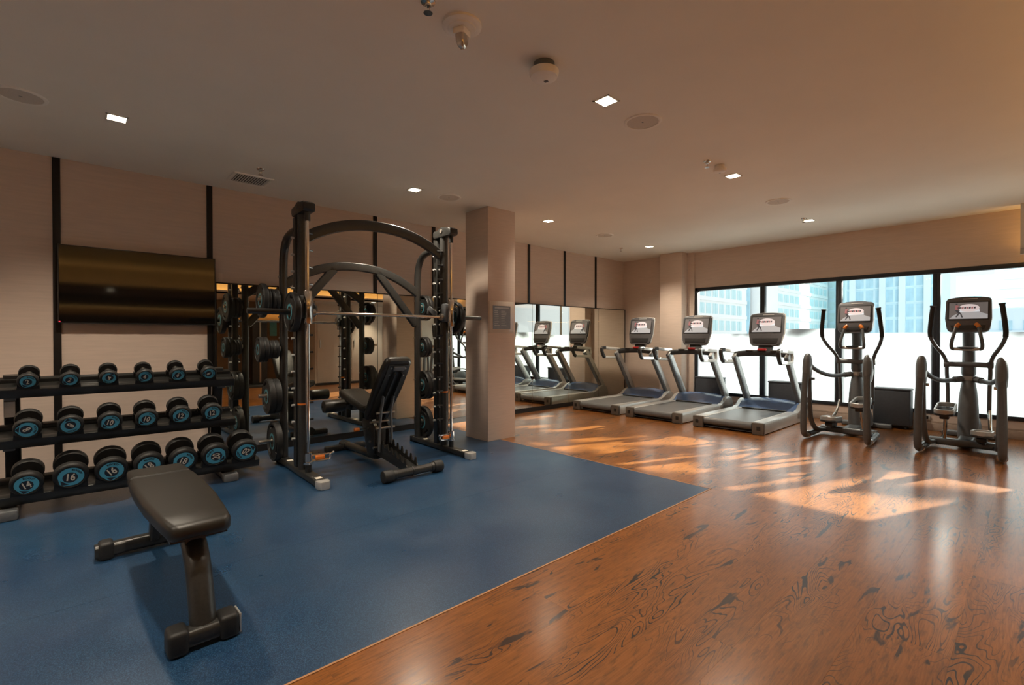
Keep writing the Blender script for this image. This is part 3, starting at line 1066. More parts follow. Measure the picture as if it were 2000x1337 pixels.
# weight plates -------------------------------------------------------------
plate_cache = {}
def plate_parts(R, T):
    key = (R, T)
    if key in plate_cache:
        return plate_cache[key]
    cu = bpy.data.curves.new('plate', 'CURVE')
    cu.dimensions = '2D'
    cu.fill_mode = 'BOTH'
    cu.extrude = T / 2 - 0.004
    cu.bevel_depth = 0.004
    cu.bevel_resolution = 1
    def spl(pts):
        sp = cu.splines.new('POLY')
        sp.points.add(len(pts) - 1)
        for p, (x, y) in zip(sp.points, pts):
            p.co = (x, y, 0, 1)
        sp.use_cyclic_u = True
    spl([((R - 0.004) * cos(2 * pi * i / 40), (R - 0.004) * sin(2 * pi * i / 40)) for i in range(40)])
    spl([(0.026 * cos(2 * pi * i / 16), 0.026 * sin(2 * pi * i / 16)) for i in range(16)])
    if R > 0.1:
        for k in range(3):
            a0 = radians(90 + 120 * k)
            r1, r2, da = R * 0.66, R * 0.84, radians(24)
            pts = [(r2 * cos(a0 + da * (i / 6 - 0.5) * 2), r2 * sin(a0 + da * (i / 6 - 0.5) * 2)) for i in range(7)]
            pts += [(r1 * cos(a0 - da * (i / 6 - 0.5) * 2), r1 * sin(a0 - da * (i / 6 - 0.5) * 2)) for i in range(7)]
            spl(pts)
    o = bpy.data.objects.new('plate', cu)
    COL.objects.link(o)
    bpy.context.view_layer.update()
    me = bpy.data.meshes.new_from_object(o.evaluated_get(bpy.context.evaluated_depsgraph_get()))
    bpy.data.objects.remove(o)
    bm = BM()
    bm.from_mesh(me)
    # raised rims on both faces
    for z in (1, -1):
        h = z * T / 2
        lathe(bm, [(R * 0.88, h * 0.9), (R * 0.90, h + z * 0.004), (R - 0.006, h + z * 0.004), (R - 0.002, h * 0.8)], 40)
        lathe(bm, [(0.0262, h * 0.9), (R * 0.26, h * 0.9), (R * 0.26, h + z * 0.003), (R * 0.44, h + z * 0.003), (R * 0.47, h * 0.9)], 40)
    me2 = bpy.data.meshes.new('disc')
    bm.to_mesh(me2)
    bm.free()
    me2.materials.clear()
    me2.materials.append(M['rubber'])
    me2.shade_smooth()
    me2.set_sharp_from_angle(angle=radians(40))
    bm = BM()
    for z in (1, -1):
        h = z * (T / 2 + 0.0034)
        lathe(bm, [(R * 0.30, h), (R * 0.41, h)], 40)
    me3 = bpy.data.meshes.new('printed_ring')
    bm.to_mesh(me3)
    bm.free()
    me3.materials.append(M['teal_ring'])
    bm = BM()
    lathe(bm, [(0.0255, -T / 2 - 0.003), (R * 0.24, -T / 2 - 0.003), (R * 0.24, T / 2 + 0.003), (0.0255, T / 2 + 0.003), (0.0255, -T / 2 - 0.003)], 24)
    me4 = bpy.data.meshes.new('hub')
    bm.to_mesh(me4)
    bm.free()
    me4.materials.append(M['steel'])
    me4.shade_smooth()
    me4.set_sharp_from_angle(angle=radians(40))
    plate_cache[key] = (me2, me3, me4)
    return plate_cache[key]
RM = Matrix.Translation(SM_O) @ Matrix.Rotation(SR, 4, 'Z')
def plate(R, T, lx, ly, z, roll, label, group):
    p = RM @ Vector((lx, ly, z))
    t = bpy.data.objects.new('weight_plate', None)
    COL.objects.link(t)
    t.empty_display_size = 0.05
    t.matrix_basis = Matrix.Translation(p) @ Matrix.Rotation(SR, 4, 'Z') @ Matrix.Rotation(radians(90), 4, 'Y') @ Matrix.Rotation(roll, 4, 'Z')
    tag(t, label, 'weight plate', group)
    for nm, me in zip(('disc', 'printed_ring', 'hub'), plate_parts(R, T)):
        o = bpy.data.objects.new(nm, me)
        COL.objects.link(o)
        o.parent = t
STACKS = {
 -1: [('top', 1.555, [(0.115, 0.026), (0.115, 0.026), (0.115, 0.026), (0.160, 0.036)]),
      ('second', 1.10, [(0.088, 0.022), (0.088, 0.022), (0.088, 0.022), (0.118, 0.03), (0.118, 0.03)]),
      ('third', 0.66, [(0.165, 0.042), (0.165, 0.042)]),
      ('lowest', 0.232, [(0.185, 0.046)])],
 1: [('top', 1.555, [(0.145, 0.034), (0.145, 0.034)]),
     ('second', 1.10, [(0.118, 0.03), (0.118, 0.03)]),
     ('third', 0.66, [(0.165, 0.042), (0.165, 0.042)]),
     ('lowest', 0.232, [(0.185, 0.046)])]}
PLACE = {1: ['the only plate there'], 2: ['inner plate of two', 'outer plate of two'], 4: ['innermost of four', 'second of four outwards', 'third of four outwards', 'large outermost of four'],
         5: ['innermost of five', 'second of five outwards', 'middle of five', 'fourth of five outwards', 'outermost of five']}
for s, st in STACKS.items():
    sd_ = 'left' if s < 0 else 'right'
    for nm, z, pl in st:
        x = HX + 0.052
        for i, (R, T) in enumerate(pl):
            x += T / 2 + 0.005
            plate(R, T, s * x, 0.50, z - 0.008, random.uniform(0, 6), 'black plate on the %s peg of the smith machine, %s side, %s' % (nm, sd_, PLACE[len(pl)][i]), 'weight plates on the smith machine pegs')
            x += T / 2 + 0.005
    x0 = HX + 0.10
    plate(0.168, 0.044, s * x0, BY, BZ, 0.9 + s, 'black plate loaded on the %s end of the barbell' % sd_, 'weight plates on the barbell')

# ------------------------------------------------------------------ flat bench
t = thing('flat_bench', 'dark flat workout bench with a tapered pad standing on the blue mat in front', 'bench', (0.385, 2.2, 0), radians(1.5))
def pad(bm, secs, z0, z1, r=0.022):
    """secs: (y, halfwidth)"""
    L = []
    hh = (z1 - z0) / 2
    for y, w, k in secs:
        L.append([(a * 1.0, y, (z0 + z1) / 2 + b) for a, b in rrect(2 * w, (z1 - z0) * k, min(r, (z1 - z0) * k * 0.45, w * 0.9), 4)])
    loft(bm, L)
bm = BM(); pad(bm, [(0.035, 0.075, 0.3), (0.045, 0.095, 0.75), (0.065, 0.108, 1), (0.20, 0.122, 1), (0.45, 0.140, 1), (0.70, 0.145, 1), (0.90, 0.142, 1), (0.945, 0.138, 1), (0.958, 0.13, 0.7)], 0.405, 0.475)
obj('pad', bm, 'vinyl', t)
bm = BM(); pad(bm, [(0.968, 0.13, 0.7), (0.98, 0.137, 1), (1.10, 0.134, 1), (1.16, 0.128, 1), (1.175, 0.118, 0.6)], 0.405, 0.475)
obj('seat_pad', bm, 'vinyl', t)
bm = BM(); box(bm, -0.10, 0.10, 0.08, 1.14, 0.392, 0.406, 0.003)
obj('pad_board', bm, 'black', t)
bm = BM(); sweep(bm, [(0, 0.16, 0.365), (0, 1.15, 0.365)], rrect(0.07, 0.06, 0.012))
obj('spine', bm, 'char', t)
bm = BM(); sweep(bm, smooth([(0, 0.30, 0.362), (0, 0.20, 0.345), (0, 0.115, 0.27), (0, 0.06, 0.16), (0, 0.025, 0.06)], 5), circ(0.040, 20, 0.047), up=(1, 0, 0))
obj('front_leg', bm, 'char', t)
bm = BM(); sweep(bm, [(0, 1.13, 0.36), (0, 1.22, 0.06)], rrect(0.07, 0.05, 0.012), up=(1, 0, 0))
obj('rear_leg', bm, 'char', t)
bm = BM(); sweep(bm, [(-0.10, 0.01, 0.046), (0.10, 0.01, 0.046)], rrect(0.075, 0.068, 0.02))
obj('front_foot', bm, 'char', t)
bm = BM(); sweep(bm, [(-0.26, 1.23, 0.048), (0.28, 1.23, 0.048)], rrect(0.075, 0.068, 0.02))
obj('rear_foot', bm, 'char', t)
for x0, x1, yy in ((-0.125, -0.055, 0.01), (0.045, 0.115, 0.01), (-0.245, -0.18, 1.23), (0.24, 0.305, 1.23)):
    bm = BM(); box(bm, x0, x1, yy - 0.05, yy + 0.05, 0.0, 0.096, 0.018, seg=3)
    obj('rubber_foot', bm, 'rubber', t)
bm = BM(); box(bm, 0.115, 0.122, -0.03, 0.05, 0.01, 0.086, 0.002); box(bm, 0.305, 0.312, 1.19, 1.27, 0.01, 0.086, 0.002)
obj('end_plate', bm, 'silver', t)

# ------------------------------------------------------------------ incline bench
t = thing('incline_bench', 'black adjustable incline bench with raised backrest inside the smith machine', 'bench', (2.18, 3.63, 0), radians(0))
# rear foot with wheels and handle tube (nearest the camera)
bm = BM(); cyl(bm, (-0.20, 0, 0.055), (0.20, 0, 0.055), 0.036, 18)
obj('wheel_tube', bm, 'char', t)
for x0, x1 in ((-0.29, -0.20), (0.20, 0.29)):
    bm = BM(); cyl(bm, (x0, 0, 0.052), (x1, 0, 0.052), 0.052, 20, 0.012)
    obj('wheel', bm, 'rubber', t)
for x0 in (-0.20, -0.02, 0.17):
    bm = BM(); cyl(bm, (x0, 0, 0.055), (x0 + 0.03, 0, 0.055), 0.041, 18, 0.003)
    obj('clamp_ring', bm, 'black', t)
# toothed ladder rising from the wheel tube
for s in (-1, 1):
    bm = BM()
    poly = [(0.0, 0.04), (0.0, 0.085)]
    for k in range(6):
        y0 = 0.03 + 0.078 * k
        z0 = 0.105 + 0.018 * k
        poly += [(y0, z0), (y0 + 0.012, z0 + 0.052), (y0 + 0.028, z0 + 0.055), (y0 + 0.036, z0 + 0.012)]
    poly += [(0.56, 0.21), (0.60, 0.17), (0.56, 0.10)]
    prism(bm, poly, 'x', s * 0.052 - 0.005, s * 0.052 + 0.005, 0.001)
    obj('ladder_plate', bm, 'black', t)
bm = BM(); box(bm, -0.047, 0.047, 0.02, 0.58, 0.0, 0.035, m=Matrix.Translation((0, 0, 0.045)) @ Matrix.Rotation(radians(10), 4, 'X'))
obj('ladder_bed', bm, 'black', t)
# spine running to the front foot
bm = BM(); tube(bm, [(0, 0.56, 0.16), (0, 0.62, 0.09), (0, 0.72, 0.062), (0, 1.0, 0.06), (0, 1.42, 0.06)], 0.038, 16, 5)
obj('spine', bm, 'char', t)
bm = BM(); cyl(bm, (0, 1.33, 0.052), (0, 1.46, 0.052), 0.05, 18, 0.01); box(bm, -0.22, 0.22, 1.35, 1.43, 0.0, 0.06, 0.015)
obj('front_foot', bm, 'rubber', t)
# pivot post and hinge plates
for s in (-1, 1):
    bm = BM(); prism(bm, [(0.60, 0.08), (0.70, 0.08), (0.82, 0.36), (0.80, 0.42), (0.66, 0.44), (0.57, 0.36), (0.56, 0.16)], 'x', s * 0.075 - 0.006, s * 0.075 + 0.006, 0.002)
    obj('hinge_plate', bm, 'char', t)
    bm = BM(); sweep(bm, [(s * 0.062, 0.50, 0.14), (s * 0.062, 0.50, 0.33), (s * 0.05, 0.49, 0.50), (s * 0.05, 0.44, 0.66)], rrect(0.014, 0.035, 0.004), up=(0, 1, 0))
    obj('support_strut', bm, 'grey', t)
for y, z in ((0.50, 0.36), (0.62, 0.40), (0.68, 0.34), (0.50, 0.50), (0.56, 0.17), (0.64, 0.22)):
    bm = BM(); cyl(bm, (-0.095, y, z), (0.095, y, z), 0.012, 12)
    obj('pivot_bolt', bm, 'steel', t)
bm = BM(); box(bm, -0.055, 0.055, 0.585, 0.70, 0.10, 0.33, 0.008)
obj('pivot_post', bm, 'black', t)
bm = BM(); cyl(bm, (-0.215, 0.70, 0.335), (-0.165, 0.70, 0.335), 0.018, 14, 0.004)
o = obj('pop_pin', bm, 'orange', t)
o['label'] = 'orange pull pin'
bm = BM(); cyl(bm, (-0.17, 0.70, 0.335), (-0.07, 0.70, 0.335), 0.008, 10)
obj('pin_shaft', bm, 'black', t)
# seat: slopes up towards the rollers
SEAT = Matrix.Translation((0, 0.74, 0.475)) @ Matrix.Rotation(radians(13), 4, 'X')
bm = BM(); pad(bm, [(0.0, 0.10, 0.4), (0.015, 0.118, 0.9), (0.05, 0.125, 1), (0.40, 0.135, 1), (0.50, 0.135, 1), (0.535, 0.125, 0.9), (0.545, 0.11, 0.4)], 0.0, 0.075, 0.028)
bmesh.ops.transform(bm, matrix=SEAT, verts=bm.verts)
obj('seat', bm, 'vinyl', t)
bm = BM(); box(bm, -0.035, 0.035, 0.0, 0.50, -0.06, 0.0, 0.01, m=SEAT)
obj('seat_frame', bm, 'black', t)
bm = BM(); sweep(bm, [(0, 1.20, 0.53), (0, 1.32, 0.50), (0, 1.36, 0.46)], rrect(0.05, 0.04, 0.01))
obj('roller_arm', bm, 'black', t)
for s in (-1, 1):
    bm = BM(); cyl(bm, (s * 0.03, 1.35, 0.487), (s * 0.255, 1.35, 0.487), 0.066, 24, 0.018)
    obj('roller_pad', bm, 'vinyl', t)
bm = BM(); cyl(bm, (-0.265, 1.35, 0.487), (0.265, 1.35, 0.487), 0.013, 12)
obj('roller_bar', bm, 'chrome', t)
# backrest: leans towards the camera
BACK = Matrix.Translation((0.015, 0.70, 0.40)) @ Matrix.Rotation(radians(180 - 52), 4, 'X')
# local y runs up the backrest, local +z points towards the camera side
bm = BM(); pad(bm, [(0.0, 0.09, 0.4), (0.015, 0.115, 0.9), (0.05, 0.125, 1), (0.4, 0.145, 1), (0.64, 0.138, 1), (0.72, 0.128, 1), (0.745, 0.112, 0.8), (0.755, 0.09, 0.35)], -0.075, 0.0, 0.028)
bmesh.ops.transform(bm, matrix=BACK, verts=bm.verts)
obj('backrest', bm, 'vinyl', t)
bm = BM(); box(bm, -0.105, 0.105, 0.03, 0.71, 0.0, 0.012, 0.003, m=BACK)
obj('back_board', bm, 'black', t)
bm = BM()
box(bm, -0.042, -0.03, 0.05, 0.64, 0.012, 0.055, m=BACK); box(bm, 0.03, 0.042, 0.05, 0.64, 0.012, 0.055, m=BACK)
box(bm, -0.035, 0.035, 0.05, 0.64, 0.012, 0.02, m=BACK)
obj('back_channel', bm, 'char', t)
bm = BM(); box(bm, -0.055, 0.055, 0.655, 0.70, 0.012, 0.03, 0.004, m=BACK)
obj('handle_plate', bm, 'grey', t)
bm = BM()
for x_, y_ in ((-0.07, 0.60), (0.07, 0.67), (-0.075, 0.68), (0.075, 0.59)):
    lathe(bm, [(0.009, 0.012), (0.009, 0.018), (0, 0.019)], 8, BACK @ Matrix.Translation((x_, y_, 0)))
obj('screw_heads', bm, 'steel', t)

# ------------------------------------------------------------------ consoles shared by treadmills and trainers
def outline(wt, wb, h, rt, rb, crown=0.012):
    """screen housing outline in (across, up), bottom at 0"""
    pts = []
    def arc(cx, cz, r, a0, a1, n=5):
        for k in range(n + 1):
            a = radians(a0 + (a1 - a0) * k / n)
            pts.append((cx + r * cos(a), cz + r * sin(a)))
    arc(wb / 2 - rb, rb, rb, -90, 5)
    pts.append(((wt + 0.01) / 2, h * 0.38))
    arc(wt / 2 - rt, h - rt - crown, rt, 0, 80)
    for k in range(1, 6):
        u = 1 - 2 * k / 6
        pts.append((u * (wt / 2 - rt), h - crown * u * u))
    arc(-wt / 2 + rt, h - rt - crown, rt, 100, 180)
    pts.append((-(wt + 0.01) / 2, h * 0.38))
    arc(-wb / 2 + rb, rb, rb, 175, 270)
    return pts

def add_console(root, base, tilt, wt, wb, h, sw, sz0, sz1, depth=0.06, rim=None):
    """base: bottom centre, front faces -x; local frame (y across, z up the housing, -x out)"""
    m = Matrix.Translation(base) @ Matrix.Rotation(tilt, 4, 'Y')
    pts = outline(wt, wb, h, 0.035, 0.06)
    bm = BM(); prism(bm, pts, 'x', 0.0, depth, 0.016, m=m, seg=3)
    c = obj('console', bm, 'console_mid', root)
    if rim:
        bm = BM()
        sweep(bm, [m @ Vector((depth * 0.55, u, v)) for u, v in pts], circ(0.012, 6), up=tuple(m.to_3x3() @ Vector((1, 0, 0))), closed=True)
        obj('console_rim', bm, rim, root)
    bm = BM(); prism(bm, [(-sw / 2 - 0.014, sz0 - 0.014), (sw / 2 + 0.014, sz0 - 0.014), (sw / 2 + 0.014, sz1 + 0.014), (-sw / 2 - 0.014, sz1 + 0.014)], 'x', -0.004, 0.004, 0.001, m=m)
    obj('screen_bezel', bm, 'console', c)
    bm = BM(); prism(bm, [(-wb / 2 + 0.05, 0.025), (wb / 2 - 0.05, 0.025), (wb / 2 - 0.035, sz0 * 0.52), (-wb / 2 + 0.035, sz0 * 0.52)], 'x', -0.006, 0.004, 0.002, m=m)
    obj('key_panel', bm, 'console', c)
    bm = BM(); box(bm, -0.002, 0.002, -wt * 0.2, wt * 0.12, h - 0.032, h - 0.024, m=m)
    obj('name_strip', bm, 'silver_light', c)
    # picture: sports hall with a figure at the left
    bm = BM()
    def quad(pts2, idx, lay):
        vs = [bm.verts.new(m @ Vector((-0.0045 - lay * 0.0004, -u, v))) for u, v in pts2]
        f = bm.faces.new(vs)
        f.material_index = idx
    S, Z0, Z1 = sw / 2, sz0, sz1
    hh = Z1 - Z0
    def uv(u, v):
        return (-S + 2 * S * u, Z0 + hh * v)
    quad([uv(0, 0), uv(1, 0), uv(1, 1), uv(0, 1)], 0, 0)
    quad([uv(0.0, 0), uv(1.0, 0), uv(1.0, 0.25), uv(0.80, 0.40), uv(0.30, 0.42), uv(0.12, 0.22)], 1, 1)
    quad([uv(0.26, 0.40), uv(0.80, 0.42), uv(0.78, 0.62), uv(0.30, 0.60)], 2, 2)
    quad([uv(0.52 + 0.27 * cos(a), 0.66 + 0.24 * sin(a)) for a in [2 * pi * i / 24 for i in range(24)]], 3, 3)
    for k in range(6):
        quad([uv(0.33 + k * 0.062, 0.62), uv(0.38 + k * 0.062, 0.62), uv(0.385 + k * 0.062, 0.74), uv(0.335 + k * 0.062, 0.72)], 4 if k % 2 else 5, 4)
    fig = [[(0.17, 0.86), (0.22, 0.86), (0.22, 0.95), (0.17, 0.95)], [(0.15, 0.55), (0.23, 0.52), (0.25, 0.82), (0.17, 0.85)],
           [(0.22, 0.60), (0.33, 0.66), (0.32, 0.72), (0.22, 0.74)], [(0.15, 0.56), (0.21, 0.54), (0.29, 0.34), (0.24, 0.32)],
           [(0.24, 0.36), (0.29, 0.34), (0.21, 0.10), (0.17, 0.11)], [(0.18, 0.56), (0.23, 0.55), (0.33, 0.30), (0.29, 0.29)], [(0.29, 0.32), (0.33, 0.30), (0.37, 0.08), (0.33, 0.08)]]
    for i, q in enumerate(fig):
        quad([uv(a, b_) for a, b_ in q], 4 if i != 1 else 5, 5)
    obj('screen', bm, ['scr_bg', 'scr_floor', 'scr_light', 'scr_pink', 'scr_black', 'scr_red'], c, flat=True)
    return c

# ------------------------------------------------------------------ treadmills
def make_treadmill():
    t = thing('treadmill', '', 'treadmill', (6.25, 0, 0), 0, 'treadmills facing the windows')
    for s in (-1, 1):
        y0, y1 = sorted((s * 0.335, s * 0.452))
        bm = BM()
        prism(bm, [(y0, 0.035), (y1, 0.012), (y1, 0.125), (y1 - 0.012 if s > 0 else y1, 0.15), (y0 + (0 if s > 0 else 0.012), 0.15), (y0, 0.12)] if s > 0 else
              [(y0, 0.012), (y1, 0.035), (y1, 0.15), (y0 + 0.012, 0.15), (y0, 0.125)], 'x', 0.045, 1.65, 0.006)
        obj('side_rail', bm, 'silver', t)
        bm = BM(); box(bm, 0.0, 0.055, y0 - (0.02 if s > 0 else 0.005), y1 + (0.005 if s > 0 else 0.02), 0.0, 0.150, 0.012)
        cp = obj('rear_cap', bm, 'bronze', t)
        bm = BM(); box(bm, -0.003, 0.002, s * 0.395 - 0.022, s * 0.395 + 0.022, 0.055, 0.105, 0.002)
        obj('roller_bolt', bm, 'black', cp)
        # hood side cheek
        y2, y3 = sorted((s * 0.385, s * 0.452))
        bm = BM(); prism(bm, [(1.24, 0.148), (1.36, 0.165), (1.46, 0.235), (1.56, 0.262), (1.66, 0.235), (1.71, 0.15), (1.71, 0.03), (1.60, 0.03), (1.55, 0.06), (1.24, 0.06)], 'y', y2, y3, 0.008)
        obj('side_cheek', bm, 'silver', t)
        bm = BM(); box(bm, 0.30, 0.36, s * 0.40 - 0.02, s * 0.40 + 0.02, 0.0, 0.03, 0.004); cyl(bm, (0.22, s * 0.40 - 0.015, 0.018), (0.22, s * 0.40 + 0.015, 0.018), 0.018, 12)
        obj('levelling_foot', bm, 'rubber', t)
        # mast
        bm = BM(); sweep(bm, [(1.70, s * 0.372, 0.14), (1.62, s * 0.37, 0.28), (1.12, s * 0.358, 0.96)], rrect(0.048, 0.115, 0.016), up=(1, 0, 0.3))
        ms = obj('mast', bm, 'silver', t)
        bm = BM(); sweep(bm, [(1.585, s * 0.372, 0.22), (1.555, s * 0.37, 0.26), (1.075, s * 0.358, 0.925)], rrect(0.052, 0.05, 0.01), up=(1, 0, 0.3))
        obj('mast_trim', bm, 'grey', ms)
        # looped handrail
        lp = [(1.22, 0.995), (0.95, 1.012), (0.76, 1.028), (0.70, 1.015), (0.70, 0.98), (0.755, 0.885), (0.79, 0.86), (0.86, 0.858), (1.16, 0.845), (1.22, 0.86), (1.24, 0.92)]
        bm = BM(); sweep(bm, [(a, s * 0.385, b_) for a, b_ in lp], rrect(0.048, 0.042, 0.012), up=(0, 1, 0), closed=True)
        hr = obj('handrail', bm, 'silver_light', t)
        bm = BM(); sweep(bm, smooth([(0.80, s * 0.385, 1.028), (0.715, s * 0.385, 1.02), (0.70, s * 0.385, 0.975), (0.75, s * 0.385, 0.885), (0.785, s * 0.385, 0.86)], 3), rrect(0.056, 0.048, 0.014), up=(0, 1, 0))
        obj('grip', bm, 'console', hr)
    bm = BM()
    n = 8
    arc = [(0.055 - 0.048 * cos(radians(-90 + 180 * k / n)), 0.095 + 0.048 * sin(radians(-90 + 180 * k / n))) for k in range(n + 1)]
    prism(bm, arc + [(1.42, 0.143), (1.42, 0.06)], 'y', -0.305, 0.305)
    obj('belt', bm, 'belt', t)
    bm = BM(); box(bm, 0.03, 1.35, -0.337, -0.306, 0.06, 0.148, 0.004); box(bm, 0.03, 1.35, 0.306, 0.337, 0.06, 0.148, 0.004)
    obj('belt_edge', bm, 'silver_light', t)
    bm = BM(); box(bm, 0.12, 1.66, -0.33, 0.33, 0.02, 0.06)
    cyl(bm, (0.05, -0.31, 0.022), (0.05, 0.31, 0.022), 0.007, 8)
    obj('underframe', bm, 'black', t)
    # motor hood
    bm = BM()
    secs = []
    for x_, z_ in ((1.27, 0.150), (1.30, 0.172), (1.35, 0.198), (1.42, 0.252), (1.49, 0.285), (1.55, 0.296), (1.61, 0.288), (1.67, 0.25), (1.705, 0.17), (1.71, 0.08)):
        sec = []
        for k in range(13):
            u = -1 + 2 * k / 12
            sec.append((x_, u * 0.39, z_ - 0.035 * abs(u) ** 2.5))
        sec += [(x_, 0.39, 0.05), (x_, -0.39, 0.05)]
        secs.append(sec)
    loft(bm, secs)
    hd = obj('motor_hood', bm, 'hood', t)
    bm = BM(); box(bm, 1.225, 1.285, -0.30, 0.30, 0.144, 0.162, 0.006)
    obj('belt_guard', bm, 'black', hd)
    # control bar
    bm = BM()
    sweep(bm, [(1.20, -0.37, 0.955), (1.21, -0.30, 0.965), (1.24, -0.15, 0.975), (1.25, 0, 0.978), (1.24, 0.15, 0.975), (1.21, 0.30, 0.965), (1.20, 0.37, 0.955)], rrect(0.14, 0.085, 0.03), up=(0, 0, 1))
    cb = obj('control_bar', bm, 'console', t)
    for s in (-1, 1):
        bm = BM(); box(bm, 1.155, 1.20, s * 0.17 - 0.05, s * 0.17 + 0.05, 1.005, 1.022, 0.006)
        obj('hand_sensor', bm, 'bronze', cb)
    bm = BM(); box(bm, 1.165, 1.215, -0.06, 0.06, 1.012, 1.042, 0.01)
    o = obj('stop_button', bm, 'red', cb)
    bm = BM(); sweep(bm, [(1.29, 0, 0.98), (1.33, 0, 1.05), (1.36, 0, 1.16)], rrect(0.20, 0.07, 0.02), up=(1, 0, 0))
    obj('console_neck', bm, 'console', t)
    add_console(t, (1.285, 0, 1.095), radians(12), 0.475, 0.43, 0.485, 0.40, 0.195, 0.425, 0.06, 'silver_light')
    return t
tm = make_treadmill()
TY = [(4.83, 'treadmill nearest the mirror wall, its console against the brown pier'), (3.79, 'middle one of the three treadmills'), (2.71, 'treadmill nearest the ellipticals, largest of the three')]
tms = [tm] + [copy_tree(tm) for _ in TY[1:]]
for o, (y, lb) in zip(tms, TY):
    o.location = (6.25, y, 0)
    o['label'] = lb

# ------------------------------------------------------------------ elliptical trainers
def make_trainer(x, yc, label, high):
    """high: +1 when the left pedal (+y) is up"""
    t = thing('elliptical_trainer', label, 'elliptical', (x, yc, 0), 0, 'elliptical trainers by the windows')
    for s in (-1, 1):
        bm = BM()
        tube(bm, [(0.60, s * 0.285, 0.055), (0.35, s * 0.295, 0.046), (0.14, s * 0.305, 0.045), (0.045, s * 0.308, 0.06), (0.005, s * 0.309, 0.13), (0.0, s * 0.308, 0.3), (0.015, s * 0.304, 0.55), (0.035, s * 0.298, 0.78), (0.06, s * 0.295, 0.90)], 0.034, 16, 6, up=(0, 1, 0))
        obj('rear_post', bm, 'amt', t)
        bm = BM(); cyl(bm, (0.10, s * 0.305, 0.046), (0.135, s * 0.304, 0.046), 0.041, 16)
        obj('joint_ring', bm, 'chrome', t)
        bm = BM()
        tube(bm, [(0.125, s * 0.29, 0.80), (0.14, s * 0.288, 0.55), (0.15, s * 0.285, 0.35), (0.20, s * 0.28, 0.20), (0.32, s * 0.27, 0.10), (0.52, s * 0.25, 0.062), (0.62, s * 0.24, 0.06)], 0.027, 14, 6, up=(0, 1, 0))
        obj('inner_post', bm, 'amt', t)
        # cap
        bm = BM()
        secs = []
        for z, rx, ry, cx in ((0.715, 0.055, 0.036, 0.075), (0.74, 0.075, 0.043, 0.08), (0.83, 0.088, 0.047, 0.085), (0.92, 0.085, 0.045, 0.09), (0.98, 0.066, 0.036, 0.095), (1.005, 0.042, 0.024, 0.097), (1.015, 0.016, 0.010, 0.098)):
            secs.append([(cx + a, s * 0.295 + b_, z) for a, b_ in circ(rx, 20, ry)])
        loft(bm, secs)
        obj('post_cap', bm, 'grey', t)
        bm = BM(); cyl(bm, (0.165, s * 0.29, 0.71), (0.165, s * 0.24, 0.71), 0.016, 12); cyl(bm, (0.16, s * 0.285, 0.66), (0.165, s * 0.285, 0.72), 0.012, 10)
        obj('link_joint', bm, 'chrome', t)
        # rocker arm from the neck to the cap
        bm = BM(); tube(bm, [(1.02, s * 0.05, 0.735), (0.88, s * 0.13, 0.722), (0.66, s * 0.20, 0.728), (0.45, s * 0.255, 0.775), (0.28, s * 0.287, 0.835), (0.19, s * 0.293, 0.875)], 0.024, 14, 6)
        obj('rocker_arm', bm, 'amt', t)
        bm = BM(); cyl(bm, (1.00, s * 0.06, 0.735), (0.93, s * 0.11, 0.727), 0.034, 14)
        obj('rocker_hub', bm, 'grey', t)
        # moving arm
        dx = 0.03 * s * high
        bm = BM(); tube(bm, [(1.0, s * 0.17, 0.36), (0.99, s * 0.172, 0.62), (0.965, s * 0.178, 0.80), (0.95, s * 0.18, 0.90), (0.90 + dx, s * 0.205, 1.00), (0.80 + dx, s * 0.265, 1.11), (0.735 + dx, s * 0.298, 1.20), (0.71 + dx, s * 0.302, 1.28), (0.69 + dx, s * 0.29, 1.42), (0.675 + dx, s * 0.275, 1.55)], 0.0185, 14, 6, up=(0, 1, 0))
        arm = obj('moving_arm', bm, 'amt', t)
        bm = BM(); tube(bm, [(0.727 + dx, s * 0.3005, 1.21), (0.71 + dx, s * 0.302, 1.28), (0.69 + dx, s * 0.29, 1.42), (0.675 + dx, s * 0.275, 1.55)], 0.0225, 14, 6, up=(0, 1, 0))
        cyl(bm, (0.676 + dx, s * 0.2755, 1.545), (0.673 + dx, s * 0.2735, 1.56), 0.028, 14)
        obj('grip', bm, 'rubber', arm)
        bm = BM(); cyl(bm, (0.96, s * 0.155, 0.90), (0.96, s * 0.205, 0.90), 0.036, 18, 0.006)
        obj('arm_pivot', bm, 'grey', t)
        # fixed handle with amber sensor tip
        bm = BM(); tube(bm, [(0.80, s * 0.105, 1.075), (0.77, s * 0.122, 1.09), (0.765, s * 0.122, 1.15), (0.80, s * 0.105, 1.25), (0.835, s * 0.088, 1.335)], 0.017, 12, 5, up=(0, 1, 0))
        fx = obj('fixed_handle', bm, 'amt', t)
        bm = BM(); sweep(bm, [(0.826, s * 0.092, 1.315), (0.835, s * 0.082, 1.34), (0.845, s * 0.066, 1.352)], circ(0.021, 12), up=(0, 1, 0))
        o = obj('handle_tip', bm, 'amber', fx)
        o['label'] = 'amber tip of the fixed handle'
        # pedal
        up = high * s > 0
        pz = 0.395 if up else 0.215
        px_ = 0.34 if up else 0.30
        pm = Matrix.Translation((px_, s * 0.145, pz)) @ Matrix.Rotation(radians(-6 if up else 7), 4, 'Y')
        bm = BM(); prism(bm, rrect(0.38, 0.165, 0.05, 4), 'z', -0.025, 0.0, 0.006, m=pm @ Matrix.Translation((0.19, 0, 0)))
        pd = obj('pedal', bm, 'console', t)
        bm = BM()
        sweep(bm, [pm @ Vector((0.19 + a, b_, 0.016 + (0.012 if a > 0 else 0))) for a, b_ in rrect(0.365, 0.15, 0.055, 4)], rrect(0.018, 0.05, 0.006), up=tuple(pm.to_3x3() @ Vector((0, 0, 1))), closed=True)
